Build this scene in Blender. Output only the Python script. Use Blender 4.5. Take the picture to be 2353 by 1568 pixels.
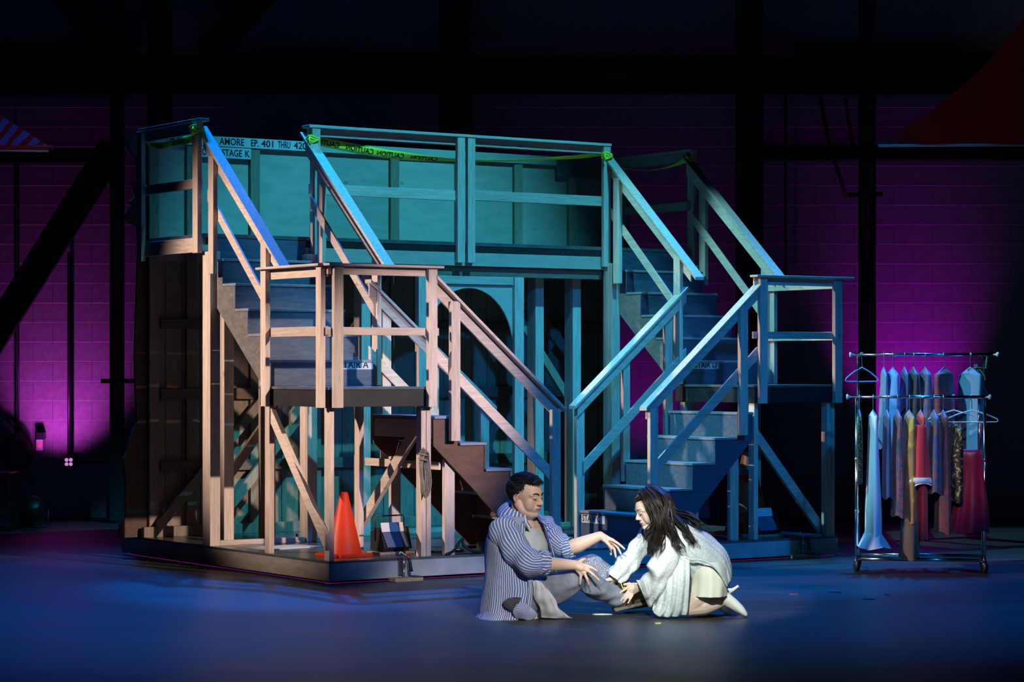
import bpy, bmesh, math, random
from mathutils import Vector, Matrix, noise
random.seed(7)
for o in list(bpy.data.objects): bpy.data.objects.remove(o)
scene = bpy.context.scene
COL = scene.collection
# ------------------------------------------------------------------ camera
F, YH, CX = 5660.9, 846.8, 1176.5          # focal length / horizon row / centre column in 2353x1568 pixels
HC = 1.561                                 # lens height above the stage floor
cam = bpy.data.objects.new('camera', bpy.data.cameras.new('camera'))
COL.objects.link(cam)
cam.location = (0, 0, HC); cam.rotation_euler = (math.pi/2, 0, 0)
cam.data.sensor_width = 36; cam.data.lens = F/2353*36
cam.data.shift_y = (YH-784)/2353
cam.data.clip_end = 200
scene.camera = cam
# ------------------------------------------------------------------ view / world / stage lighting
scene.view_settings.view_transform = 'Standard'; scene.view_settings.look = 'None'
scene.view_settings.exposure = 0.0; scene.view_settings.gamma = 1.0
scene.view_settings.use_curve_mapping = False
w = bpy.data.worlds.new('dark_house'); scene.world = w; w.use_nodes = True
w.node_tree.nodes['Background'].inputs[0].default_value = (0.05, 0.12, 0.6, 1)
w.node_tree.nodes['Background'].inputs[1].default_value = 0.003

def spot(name, loc, target, color, watts, angle, blend=.3, radius=.08):
    d = bpy.data.lights.new(name, 'SPOT'); d.color = color; d.energy = watts
    d.spot_size = math.radians(angle); d.spot_blend = blend; d.shadow_soft_size = radius
    o = bpy.data.objects.new(name, d); COL.objects.link(o); o.location = loc
    o.rotation_euler = (Vector(target)-Vector(loc)).to_track_quat('-Z', 'Y').to_euler()
    return o
LIGHTS = True
# warm side light from the stage-left boom, and its partner from the right onto the near landing
spot('warm_side_spotlight', (-10.4, 15.6, 5.2), (-1.75, 18.7, 1.75), (1.0, .77, .67), 6200, 21, .75, .08)
spot('warm_front_spotlight', (6.6, 10.2, 4.6), (-.62, 18.0, 1.4), (1.0, .78, .72), 6600, 12.0, .7, .08)
# pale cyan from stage left, high, on the middle and the right stairs
spot('cyan_side_spotlight', (-6.0, 15.2, 12.0), (1.85, 20.0, 2.5), (.24, .85, 1.0), 9000, 17, .3, .08)
# saturated teal from high house right, steep, on the gallery wall and down to the platform
spot('teal_wash_spotlight', (5.3, 12.3, 15.5), (-.55, 20.7, 2.6), (.05, .60, .95), 14000, 17.5, .7, .08)
# blue front fill from house right
spot('blue_front_spotlight', (6.5, 4.0, 10.0), (1.2, 18.9, 1.1), (.0, .25, 1.0), 7500, 19, .8, .3)
# blue top and back light
spot('blue_top_spotlight', (-3.5, 22.5, 11.0), (-2.4, 17.8, 0.2), (.0, .19, 1.0), 7200, 46, 1, .25)
spot('blue_top_spotlight', (4.0, 21.5, 11.0), (2.4, 18.0, 0.2), (.0, .19, 1.0), 5200, 44, 1, .25)
spot('blue_stair_spotlight', (-2.5, 23.5, 11.5), (-1.75, 18.9, 2.6), (.0, .19, 1.0), 9000, 15, .6, .1)
spot('blue_stair_spotlight', (3.5, 23.5, 11.5), (1.9, 19.6, 1.9), (.0, .25, 1.0), 6000, 20, .6, .1)
# white follow spots on the two performers
spot('follow_spotlight', (3.2, .5, 7.6), (0.24, 15.5, .5), (1.0, .95, .88), 9000, 6.2, .3, .1)
spot('follow_spotlight', (-1.2, .8, 9.0), (1.08, 15.5, .45), (.92, 1.0, .96), 13500, 5.2, .3, .1)
# dim neutral spill on the clothes rack, plus fill spots added for the flown fabric
spot('rack_spill_spotlight', (0.5, 4.0, 6.5), (3.15, 19.0, .85), (1.0, .82, .85), 1300, 5.0, .6, .1)
spot('sail_fill_spotlight', (-1.0, 9.0, 1.2), (4.9, 21.5, 4.2), (1.0, .72, .6), 60, 14, .6, .1)
spot('sail_fill_spotlight', (1.0, 12.0, 6.5), (-4.6, 21.5, 3.9), (.35, .4, 1.0), 500, 9, .6, .1)
# magenta uplights on the block wall
spot('magenta_uplight', (-4.72, 24.85, .45), (-4.66, 25.6, 1.45), (.85, .08, .95), 66, 76, 1, .06)
spot('magenta_uplight', (4.12, 24.85, .5), (4.1, 25.6, 1.65), (.70, .01, 1.0), 82, 66, 1, .06)
spot('magenta_uplight', (1.35, 24.5, .25), (1.35, 25.6, 2.3), (.62, .02, .9), 26, 85, 1, .08)
# ------------------------------------------------------------------ frame of the rolling set: u along its front, v to the back, z up
TH = .5967; CT, ST = math.cos(TH), math.sin(TH)
X0, D0 = -1.32146, 17.77463
def W(u, v, z=0): return Vector((X0+u*CT-v*ST, D0+u*ST+v*CT, z))
def pix(px, py, D): return Vector(((px-CX)*D/F, D, HC-(py-YH)*D/F))
def floor_at(px, py, z=0):
    D = F*(HC-z)/(py-YH); return Vector(((px-CX)*D/F, D, z))
# ------------------------------------------------------------------ materials
MATS = {}
def new_mat(name):
    m = bpy.data.materials.new(name); m.use_nodes = True; MATS[name] = m
    nt = m.node_tree; b = nt.nodes['Principled BSDF']
    return m, nt, b
def plain(name, col, rough=.6, metal=0, spec=.3, noise_amt=0, noise_scale=20, bump=0, sheen=0):
    m, nt, b = new_mat(name)
    b.inputs['Base Color'].default_value = (*col, 1); b.inputs['Roughness'].default_value = rough
    b.inputs['Metallic'].default_value = metal; b.inputs['Specular IOR Level'].default_value = spec
    if sheen: b.inputs['Sheen Weight'].default_value = sheen
    if noise_amt or bump:
        tc = nt.nodes.new('ShaderNodeTexCoord'); n = nt.nodes.new('ShaderNodeTexNoise')
        n.inputs['Scale'].default_value = noise_scale; n.inputs['Detail'].default_value = 5
        nt.links.new(tc.outputs['Object'], n.inputs['Vector'])
        if noise_amt:
            r = nt.nodes.new('ShaderNodeValToRGB')
            r.color_ramp.elements[0].position = .3; r.color_ramp.elements[1].position = .7
            r.color_ramp.elements[0].color = (*[c*(1-noise_amt) for c in col], 1)
            r.color_ramp.elements[1].color = (*[min(1, c*(1+noise_amt)) for c in col], 1)
            nt.links.new(n.outputs['Fac'], r.inputs[0]); nt.links.new(r.outputs[0], b.inputs['Base Color'])
        if bump:
            bp = nt.nodes.new('ShaderNodeBump'); bp.inputs['Strength'].default_value = bump; bp.inputs['Distance'].default_value = .01
            nt.links.new(n.outputs['Fac'], bp.inputs['Height']); nt.links.new(bp.outputs[0], b.inputs['Normal'])
    return m
def wood(name, c0, c1, stretch, rough=.65, knots=.5):
    """lumber: stretched grain, a few knots, a tone of its own for every piece"""
    m, nt, b = new_mat(name); L = nt.links.new
    b.inputs['Roughness'].default_value = rough; b.inputs['Specular IOR Level'].default_value = .25
    tc = nt.nodes.new('ShaderNodeTexCoord'); oi = nt.nodes.new('ShaderNodeObjectInfo')
    add = nt.nodes.new('ShaderNodeVectorMath'); add.operation = 'ADD'
    mul = nt.nodes.new('ShaderNodeMath'); mul.operation = 'MULTIPLY'; mul.inputs[1].default_value = 37
    L(oi.outputs['Random'], mul.inputs[0]); L(tc.outputs['Object'], add.inputs[0]); L(mul.outputs[0], add.inputs[1])
    mp = nt.nodes.new('ShaderNodeMapping'); mp.inputs['Scale'].default_value = stretch
    L(add.outputs[0], mp.inputs[0])
    n = nt.nodes.new('ShaderNodeTexNoise'); n.inputs['Scale'].default_value = 4; n.inputs['Detail'].default_value = 6; n.inputs['Distortion'].default_value = .8
    L(mp.outputs[0], n.inputs['Vector'])
    r = nt.nodes.new('ShaderNodeValToRGB')
    r.color_ramp.elements[0].position = .32; r.color_ramp.elements[1].position = .68
    r.color_ramp.elements[0].color = (*c0, 1); r.color_ramp.elements[1].color = (*c1, 1)
    L(n.outputs['Fac'], r.inputs[0])
    vo = nt.nodes.new('ShaderNodeTexVoronoi'); vo.inputs['Scale'].default_value = 2.6
    mp2 = nt.nodes.new('ShaderNodeMapping'); mp2.inputs['Scale'].default_value = [1+(1-s/max(stretch))*.0 if s < max(stretch)*.5 else 1.6 for s in stretch]
    L(add.outputs[0], mp2.inputs[0]); L(mp2.outputs[0], vo.inputs['Vector'])
    kr = nt.nodes.new('ShaderNodeValToRGB'); kr.color_ramp.elements[0].position = .03; kr.color_ramp.elements[1].position = .09
    kr.color_ramp.elements[0].color = (.25, .16, .1, 1); kr.color_ramp.elements[1].color = (1, 1, 1, 1)
    L(vo.outputs['Distance'], kr.inputs[0])
    mx = nt.nodes.new('ShaderNodeMixRGB'); mx.blend_type = 'MULTIPLY'; mx.inputs[0].default_value = knots
    L(r.outputs[0], mx.inputs[1]); L(kr.outputs[0], mx.inputs[2])
    tr = nt.nodes.new('ShaderNodeMapRange'); tr.inputs[3].default_value = .8; tr.inputs[4].default_value = 1.1
    L(oi.outputs['Random'], tr.inputs[0])
    mv = nt.nodes.new('ShaderNodeVectorMath'); mv.operation = 'SCALE'
    L(mx.outputs[0], mv.inputs[0]); L(tr.outputs[0], mv.inputs['Scale']); L(mv.outputs[0], b.inputs['Base Color'])
    bp = nt.nodes.new('ShaderNodeBump'); bp.inputs['Strength'].default_value = .15; bp.inputs['Distance'].default_value = .004
    L(n.outputs['Fac'], bp.inputs['Height']); L(bp.outputs[0], b.inputs['Normal'])
    return m
P0, P1 = (.50, .39, .30), (.70, .57, .46)
wood('pine_u', P0, P1, (1.2, 14, 14)); wood('pine_v', P0, P1, (14, 1.2, 14)); wood('pine_z', P0, P1, (14, 14, 1.2))
wood('ply', (.41, .36, .28), (.50, .44, .35), (1.0, 6, 3.5), .7, .5)
wood('ply_raw', (.30, .25, .20), (.42, .36, .30), (6, 1.2, 6), .7, .3)
wood('ply_dark', (.12, .11, .10), (.19, .17, .155), (3, 3, 6), .7, .2)
wood('ply_brown', (.115, .063, .045), (.16, .088, .06), (3, 3, 4), .6, .1)
wood('plank', (.26, .19, .125), (.38, .29, .20), (12, 12, 1.4), .75, .5)
wood('rail_dark', (.18, .10, .07), (.26, .16, .11), (2, 12, 12), .7, .2)
wood('riser_paint', (.05, .08, .12), (.09, .125, .175), (1.5, 8, 8), .55, .2)
plain('fascia_paint', (.36, .35, .36), .6, noise_amt=.18, noise_scale=5)
plain('black_paint', (.018, .019, .02), .5, noise_amt=.25, noise_scale=8)
plain('deck_paint', (.09, .10, .10), .25, spec=.5, noise_amt=.25, noise_scale=6)
plain('tread_paint', (.22, .23, .24), .4, spec=.5, noise_amt=.2, noise_scale=8)
plain('paper', (.56, .60, .60), .8, noise_amt=.08, noise_scale=9)
plain('ink', (.012, .012, .015), .6)
plain('steel_dark', (.028, .03, .034), .55, spec=.4, noise_amt=.3, noise_scale=3)
plain('blackness', (.006, .006, .007), .7)
plain('black_plastic', (.014, .014, .015), .4, spec=.5)
plain('block_paint', (.40, .36, .40), .75, noise_amt=.14, noise_scale=16, bump=.25)
plain('mortar', (.45, .41, .45), .85, noise_amt=.2, noise_scale=20)
plain('chrome', (.75, .77, .78), .12, metal=1, noise_amt=.1, noise_scale=30)
plain('zinc', (.45, .46, .46), .35, metal=1)
plain('orange_cone', (.55, .032, .006), .45, noise_amt=.06, noise_scale=12)
plain('reflective_band', (.16, .2, .3), .4)
plain('rope', (.20, .17, .13), .9, noise_amt=.3, noise_scale=60)
plain('lens_glass', (.10, .13, .22), .12, spec=.8)
plain('hem_white', (.8, .76, .70), .6)
plain('sail_red', (.55, .03, .02), .8, noise_amt=.12, noise_scale=3)
plain('tape_yellow', (.85, .95, .07), .4, noise_amt=.08, noise_scale=20)
plain('plastic_white', (.62, .60, .58), .5)
plain('red_plastic', (.65, .02, .03), .4)
def floor_mat():
    m, nt, b = new_mat('stage_floor'); L = nt.links.new
    tc = nt.nodes.new('ShaderNodeTexCoord')
    n = nt.nodes.new('ShaderNodeTexNoise'); n.inputs['Scale'].default_value = 1.3; n.inputs['Detail'].default_value = 8; n.inputs['Roughness'].default_value = .65
    mp = nt.nodes.new('ShaderNodeMapping'); mp.inputs['Scale'].default_value = (.45, 1.6, 1)
    L(tc.outputs['Object'], mp.inputs[0]); L(mp.outputs[0], n.inputs['Vector'])
    r = nt.nodes.new('ShaderNodeValToRGB'); r.color_ramp.elements[0].position = .35; r.color_ramp.elements[1].position = .72
    r.color_ramp.elements[0].color = (.022, .0235, .025, 1); r.color_ramp.elements[1].color = (.048, .050, .053, 1)
    L(n.outputs['Fac'], r.inputs[0]); L(r.outputs[0], b.inputs['Base Color'])
    r2 = nt.nodes.new('ShaderNodeMapRange'); r2.inputs[3].default_value = .34; r2.inputs[4].default_value = .56
    L(n.outputs['Fac'], r2.inputs[0]); L(r2.outputs[0], b.inputs['Roughness'])
    b.inputs['Specular IOR Level'].default_value = .5
floor_mat()
def emit(name, col, s):
    m, nt, b = new_mat(name); b.inputs['Base Color'].default_value = (*[c*.3 for c in col], 1)
    b.inputs['Emission Color'].default_value = (*col, 1); b.inputs['Emission Strength'].default_value = s
emit('glow_magenta', (.9, .05, 1.0), .10)
# ------------------------------------------------------------------ building helpers
def link(name, me, mat=None, parent=None, smooth=False):
    if mat is not None:
        me.materials.clear(); me.materials.append(MATS[mat] if isinstance(mat, str) else mat)
    if smooth:
        for p in me.polygons: p.use_smooth = True
    o = bpy.data.objects.new(name, me); COL.objects.link(o)
    if parent is not None: o.parent = parent
    return o
def tag(o, label=None, cat=None, group=None, kind=None):
    if label: o['label'] = label
    if cat: o['category'] = cat
    if group: o['group'] = group
    if kind: o['kind'] = kind
    return o
BASE = {}
def empty(name, loc, rz=0, label=None, cat=None, group=None):
    o = bpy.data.objects.new(name, None); COL.objects.link(o); o.empty_display_size = .1
    o.location = loc; o.rotation_euler = (0, 0, rz)
    return tag(o, label, cat, group)
def set_thing(name, u, v, z, label, cat, group=None):
    o = empty(name, W(u, v, z), TH, label, cat, group); BASE[o.name] = Vector((u, v, z)); return o
def mesh_from(verts, faces, name='m'):
    me = bpy.data.meshes.new(name); me.from_pydata([tuple(v) for v in verts], [], faces); me.update(); return me
def bm_mesh(bm, name='m'):
    bmesh.ops.recalc_face_normals(bm, faces=bm.faces[:]); me = bpy.data.meshes.new(name); bm.to_mesh(me); bm.free(); return me
def loc_of(parent): return BASE.get(parent.name, Vector((0, 0, 0))) if parent is not None else Vector((0, 0, 0))
def bevel(bm, w):
    if w: bmesh.ops.bevel(bm, geom=bm.edges[:], offset=w, segments=1, affect='EDGES', profile=.5)
def box_bm(bm, a, b):
    vs = [bm.verts.new((x, y, z)) for x in (a[0], b[0]) for y in (a[1], b[1]) for z in (a[2], b[2])]
    for f in ((0,1,3,2),(4,6,7,5),(0,4,5,1),(2,3,7,6),(0,2,6,4),(1,5,7,3)): bm.faces.new([vs[i] for i in f])
def bx(parent, name, u0, u1, v0, v1, z0, z1, mat, bw=.002):
    """axis-aligned board in the frame of its thing (set coordinates)"""
    b = loc_of(parent); bm = bmesh.new()
    c = Vector(((u0+u1)/2, (v0+v1)/2, (z0+z1)/2)); h = Vector((abs(u1-u0)/2, abs(v1-v0)/2, abs(z1-z0)/2))
    box_bm(bm, -h, h); bevel(bm, min(bw, min(h)*.5))
    o = link(name, bm_mesh(bm, name), mat, parent); o.location = c-b; return o
def prism(parent, name, poly, axis, a0, a1, mat, bw=.0):
    """polygon in the (u,z) plane extruded along v (axis 'v') or in the (v,z) plane extruded along u (axis 'u')"""
    b = loc_of(parent); bm = bmesh.new()
    def pt(p, a): return Vector((p[0], a, p[1])) if axis == 'v' else Vector((a, p[0], p[1]))
    org = pt(poly[0], a0)
    A = [bm.verts.new(pt(p, a0)-org) for p in poly]; B = [bm.verts.new(pt(p, a1)-org) for p in poly]
    bm.faces.new(A); bm.faces.new(B[::-1])
    n = len(poly)
    for i in range(n): bm.faces.new((A[i], B[i], B[(i+1) % n], A[(i+1) % n]))
    bevel(bm, bw)
    o = link(name, bm_mesh(bm, name), mat, parent); o.location = org-b; return o
def slope(parent, name, p0, p1, h, axis, a0, a1, mat, off=0, bw=.002, plumb=True):
    """inclined board: top edge runs from p0 to p1, h is its plumb height"""
    return prism(parent, name, [(p0[0], p0[1]+off), (p1[0], p1[1]+off), (p1[0], p1[1]+off-h), (p0[0], p0[1]+off-h)], axis, a0, a1, mat, bw)
def tube_bm(bm, pts, r, n=8, closed=False, cap=True):
    pts = [Vector(p) for p in pts]; rings = []; m = len(pts)
    rr = r if hasattr(r, '__len__') else [r]*m
    ref = Vector((0, 0, 1))
    for i, p in enumerate(pts):
        if closed: t = pts[(i+1) % m]-pts[i-1]
        else: t = pts[min(i+1, m-1)]-pts[max(i-1, 0)]
        if t.length < 1e-9: t = Vector((0, 0, 1))
        t.normalize()
        x = ref.cross(t)
        if x.length < .05: x = Vector((1, 0, 0)).cross(t)
        x.normalize(); y = t.cross(x)
        if i and not closed:
            pass
        rings.append([bm.verts.new(p+(x*math.cos(2*math.pi*k/n)+y*math.sin(2*math.pi*k/n))*rr[i]) for k in range(n)])
    for i in range(m if closed else m-1):
        a, b = rings[i], rings[(i+1) % m]
        # align the rings so that a twist in the frame does not pinch the tube
        best = min(range(n), key=lambda s: sum((a[k].co-b[(k+s) % n].co).length for k in range(0, n, 2)))
        for k in range(n): bm.faces.new((a[k], a[(k+1) % n], b[(k+1+best) % n], b[(k+best) % n]))
        if best:
            rings[(i+1) % m] = b[best:]+b[:best]
    if cap and not closed:
        bm.faces.new(rings[0][::-1]); bm.faces.new(rings[-1])
def tube(name, pts, r, mat, parent=None, n=8, closed=False):
    bm = bmesh.new(); tube_bm(bm, pts, r, n, closed); return link(name, bm_mesh(bm, name), mat, parent, True)
def lathe(name, prof, mat, parent=None, n=24, smooth=True):
    bm = bmesh.new(); rings = [[bm.verts.new((r*math.cos(2*math.pi*k/n), r*math.sin(2*math.pi*k/n), z)) for k in range(n)] for r, z in prof]
    for a, b in zip(rings, rings[1:]):
        for k in range(n): bm.faces.new((a[k], a[(k+1) % n], b[(k+1) % n], b[k]))
    bm.faces.new(rings[0][::-1]); bm.faces.new(rings[-1])
    return link(name, bm_mesh(bm, name), mat, parent, smooth)
def lettering(parent, name, text, size, origin, rot, mat='ink', bold=.0, spacing=1.0, sx=1.0):
    c = bpy.data.curves.new(name, 'FONT'); c.body = text; c.size = size; c.offset = bold; c.extrude = .0006
    c.space_character = spacing; c.resolution_u = 3
    t = bpy.data.objects.new('tmp_text', c); COL.objects.link(t)
    dg = bpy.context.evaluated_depsgraph_get(); me = bpy.data.meshes.new_from_object(t.evaluated_get(dg))
    bpy.data.objects.remove(t); bpy.data.curves.remove(c)
    o = link(name, me, mat, parent); o.location = origin; o.rotation_euler = rot; o.scale = (sx, 1, 1); return o
def cat_rom(pts, n):
    P = [Vector(p) for p in pts]; out = []
    for i in range(len(P)-1):
        p0 = P[max(i-1, 0)]; p1 = P[i]; p2 = P[i+1]; p3 = P[min(i+2, len(P)-1)]
        for k in range(n):
            t = k/n
            out.append(.5*((2*p1)+(p2-p0)*t+(2*p0-5*p1+4*p2-p3)*t*t+(3*p1-p0-3*p2+p3)*t**3))
    out.append(P[-1]); return out
# ================================================================== THE ROOM
fl = mesh_from([(-9, 8, 0), (9, 8, 0), (9, 26, 0), (-9, 26, 0)], [(0, 1, 2, 3)])
tag(link('floor', fl, 'stage_floor'), 'dark scuffed stage floor under blue light', kind='structure')
DW = 25.6; BH = .2032; BWD = .4064
# back wall of painted concrete blocks
wb = empty('wall_back', (0, DW, 0)); tag(wb, 'painted concrete block back wall lit magenta from below', kind='structure')
bm = bmesh.new(); box_bm(bm, (-7.4, .018, 0), (7.4, .3, 8.2)); link('mortar_bed', bm_mesh(bm), 'mortar', wb)
bm = bmesh.new(); hw = BWD/2-.0015; pr_ = [(.03, -BH/2+.0005), (.001, -BH/2+.0005), (-.0065, -BH/2+.0095), (-.006, -BH/2+.013), (-.003, -BH/2+.06), (.0, BH/2-.0005), (.03, BH/2-.0005)]     # proud bed joint along the foot of each block, shaped to catch the uplight
A = [bm.verts.new((-hw, y, z)) for y, z in pr_]; B = [bm.verts.new((hw, y, z)) for y, z in pr_]; bm.faces.new(A); bm.faces.new(B[::-1])
for i in range(7): bm.faces.new((A[i], B[i], B[(i+1) % 7], A[(i+1) % 7]))
block_me = bm_mesh(bm, 'block'); block_me.materials.append(MATS['block_paint'])
rest = bmesh.new(); nblk = 0
cells = []
for r in range(22):
    for c in range(-17, 17):
        x = c*BWD+(BWD/2 if r % 2 else 0)-.1; z = r*BH
        px = CX+F*(x+BWD/2)/DW; py = YH+F*(HC-z-BH/2)/DW
        if not -520 < px < 2760: continue
        hid = not -45 < px < 2400 or (345 < px < 1400 and py > 330) or (1400 < px < 1560 and py > 1000)
        lit = max(math.exp(-((px-150)**2/190**2+(py-900)**2/260**2)), math.exp(-((px-2060)**2/190**2+(py-700)**2/330**2)), .55*math.exp(-((px-1380)**2/260**2+(py-280)**2/90**2)))
        cells.append((hid, -lit, x, z))
cells.sort()
for i, (hid, l, x, z) in enumerate(cells):
    if i < 295:
        o = bpy.data.objects.new('block', block_me); COL.objects.link(o); o.parent = wb
        o.location = (x+BWD/2, random.uniform(-.0015, .0015), z+BH/2)
    else:
        n0 = len(rest.verts); rest.from_mesh(block_me); rest.verts.ensure_lookup_table()
        for v in rest.verts[n0:]: v.co += Vector((x+BWD/2, 0, z+BH/2))
o = link('blocks_in_shadow', bm_mesh(rest), 'block_paint', wb); o['kind'] = 'stuff'
# upper wall panel above the blocks, steel frame in front of the wall
def steel(name, label, x0, x1, y0, y1, D, depth, cat):
    a = pix(x0, y1, D); b = pix(x1, y0, D); wv = b.x-a.x
    e = empty(name, ((a.x+b.x)/2, D, max(a.z, 0)), 0, label, cat)
    h = b.z-max(a.z, 0); bm = bmesh.new()
    if h > wv:                                   # column: web and two flanges
        for s in (-1, 1):
            bm2 = bmesh.new(); box_bm(bm2, (-wv/2, s*depth/2-.008, 0), (wv/2, s*depth/2+.008, h)); bevel(bm2, .002); link('flange', bm_mesh(bm2), 'steel_dark', e)
        box_bm(bm, (-.007, -depth/2, 0), (.007, depth/2, h)); link('web', bm_mesh(bm), 'steel_dark', e)
    else:
        for zz in (0, h):
            bm2 = bmesh.new(); box_bm(bm2, (-wv/2, -depth/2, zz-.009), (wv/2, depth/2, zz+.009)); bevel(bm2, .002); link('flange', bm_mesh(bm2), 'steel_dark', e)
        box_bm(bm, (-wv/2, -.007, 0), (wv/2, .007, h)); link('web', bm_mesh(bm), 'steel_dark', e)
    return e
steel('steel_column', 'thin dark steel column left of the set', 255, 283, -60, 1195, 24.9, .16, 'column')
steel('steel_column', 'wide dark steel column rising behind the set beside the sign', 342, 392, -60, 1195, 24.95, .2, 'column')
steel('steel_column', 'wide dark steel column rising behind the gallery rail', 1010, 1086, -60, 1195, 24.95, .22, 'column')
steel('steel_column', 'wide dark steel column behind the right staircase', 1692, 1752, -60, 1195, 24.95, .2, 'column')
steel('steel_column', 'black steel column behind the clothes rack', 1975, 2010, -60, 1195, 24.7, .16, 'column')
steel('steel_beam', 'upper dark steel beam across the back wall', -200, 2550, 132, 168, 25.3, .22, 'beam')
steel('steel_beam', 'lower dark steel beam across the back wall', -200, 2550, 176, 214, 25.42, .12, 'beam')
steel('steel_beam', 'black beam behind the red fabric sail', 1755, 2550, 338, 366, 25.35, .24, 'beam')
steel('steel_beam', 'black beam above the left block wall', -200, 262, 345, 371, 25.35, .24, 'beam')
def brace(label, p0, p1, wpx, D, mat='steel_dark', cat='brace', name='diagonal_brace', th=.1):
    a = pix(*p0, D); b = pix(*p1, D); wd_ = wpx*D/F; d = b-a; L = d.length
    e = empty(name, a, 0, label, cat); e.rotation_euler = (0, -math.atan2(d.z, d.x), 0)
    for s in (-1, 1):
        bm = bmesh.new(); box_bm(bm, (0, -th/2, s*wd_/2-.006), (L, th/2, s*wd_/2+.006)); bevel(bm, .002); link('flange', bm_mesh(bm), mat, e)
    bm = bmesh.new(); box_bm(bm, (0, -.006, -wd_/2), (L, .006, wd_/2)); link('web', bm_mesh(bm), mat, e)
    return e
brace('broad black diagonal brace across the left block wall', (-30, 800), (262, 335), 62, 25.1)
brace('dark diagonal brace in the upper left corner', (140, -20), (255, 118), 52, 25.1)
g = brace('dark diagonal brace with bolted plate, right of the tall column', (610, -20), (478, 128), 60, 25.1)
bm = bmesh.new(); box_bm(bm, (.55, -.075, -.17), (.86, -.055, .17)); bevel(bm, .003); link('bolted_plate', bm_mesh(bm), 'steel_dark', g)
for i in range(3):
    for s in (-1, 1):
        q = lathe('bolt', [(.022, 0), (.022, .015), (.012, .02)], 'steel_dark', g, 8); q.location = (.62+i*.09, -.075, s*.07); q.rotation_euler = (math.pi/2, 0, 0)
# conduits on the wall
def conduit(label, x, y0, y1, r, D=25.52):
    t = tube('conduit_pipe', [pix(x, y0, D), pix(x, (y0+y1)/2, D), pix(x, y1, D)], r, 'black_plastic'); tag(t, label, 'pipe'); return t
conduit('thin conduit pipe down the left edge of the block wall', 42, 340, 1010, .012)
conduit('thick dark conduit pipe down to the four lit outlets', 159, 580, 1045, .02)
conduit('thin blue-lit conduit pipe beside the right stair column', 1805, 222, 640, .014)
t = tube('cable_drop', [pix(1885, 225, 25.4), pix(1905, 330, 25.4), pix(1945, 455, 25.4)], .02, 'black_plastic'); tag(t, 'slanting black cable hanging beside the right column', 'cable')
t = tube('cable_drop', [pix(1943, 225, 25.45), pix(1950, 280, 25.45), pix(1960, 338, 25.45)], .016, 'black_plastic'); tag(t, 'short slanting cable close to the black column', 'cable')
t = tube('bracket_arm', [pix(1950, 448, 24.6), pix(2028, 446, 24.6)], .022, 'steel_dark'); tag(t, 'short black crossbar on the column behind the rack', 'bracket')
t = tube('bracket_arm', [pix(232, 876, 24.8), pix(318, 876, 24.8)], .022, 'steel_dark'); tag(t, 'short black crossbar on the thin left column', 'bracket')
# ================================================================== ROLLING SET
L_, WB = 4.88, 3.47
pf = set_thing('rolling_platform', L_/2, WB/2, 0, 'low rolling plywood platform carrying the whole staircase set', 'platform')
ZB = .165
bx(pf, 'front_fascia', 0, L_, 0, .02, .022, ZB-.018, 'fascia_paint'); bx(pf, 'side_fascia', 0, .02, .022, WB, .022, ZB-.018, 'ply_raw')
bx(pf, 'side_fascia', L_-.02, L_, .022, WB, .022, ZB-.018, 'fascia_paint'); bx(pf, 'rear_fascia', .022, L_-.022, WB-.02, WB, .022, ZB-.018, 'fascia_paint')
for i in range(4):
    for j in range(2):
        bx(pf, 'floor_panel', i*1.22+.001, (i+1)*1.22-.001, (0, 1.22)[j]+.001, (1.22, WB)[j]-.001, ZB-.018, ZB, 'deck_paint', .001)
for u in (.3, 1.7, 3.1, 4.5):
    for v in (.4, 3.0): 
        k = bx(pf, 'caster', u-.05, u+.05, v-.03, v+.03, 0, .08, 'black_plastic', .01)
glow = set_thing('glow_strip', L_/2, .05, 0, 'thin glowing magenta strip added along the floor under the platform edge', 'light strip')  # emissive strip added for the magenta glow line on the floor
bx(glow, 'front_run', .0, L_, .045, .06, .001, .004, 'glow_magenta', 0); bx(glow, 'side_run', .045, .06, .061, WB, .001, .004, 'glow_magenta', 0)

# ------------------------------------------------------------------ scenic flat at the back
fw = set_thing('scenic_flat', 2.4, 3.12, ZB, 'back of a tall plywood scenery flat with studs and a hand-lettered header', 'scenery flat')
prof = [(-.168,3.51),(-.129,3.458),(-.086,3.363),(-.023,3.295),(-.011,3.115),(-.062,3.106),(-.05,3.06),(-.023,2.989),(-.07,2.944),(-.098,2.935),(-.058,2.905),(-.109,2.87),(-.125,2.83),(-.113,2.784),(-.078,2.757),(-.019,2.737),(-.007,2.593),(-.019,2.269),(-.031,1.945),(-.039,1.657),(-.031,1.37),(-.015,1.118),(-.058,1.039),(-.082,.975),(-.101,.885),(-.141,.818),(-.129,.742),(-.117,.67),(-.121,.348),(-.168,.277),(-.18,ZB)]
prism(fw, 'profile_edge', prof+[(.1, ZB), (.1, 3.51)], 'v', 3.135, 3.16, 'ply_brown')
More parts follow.
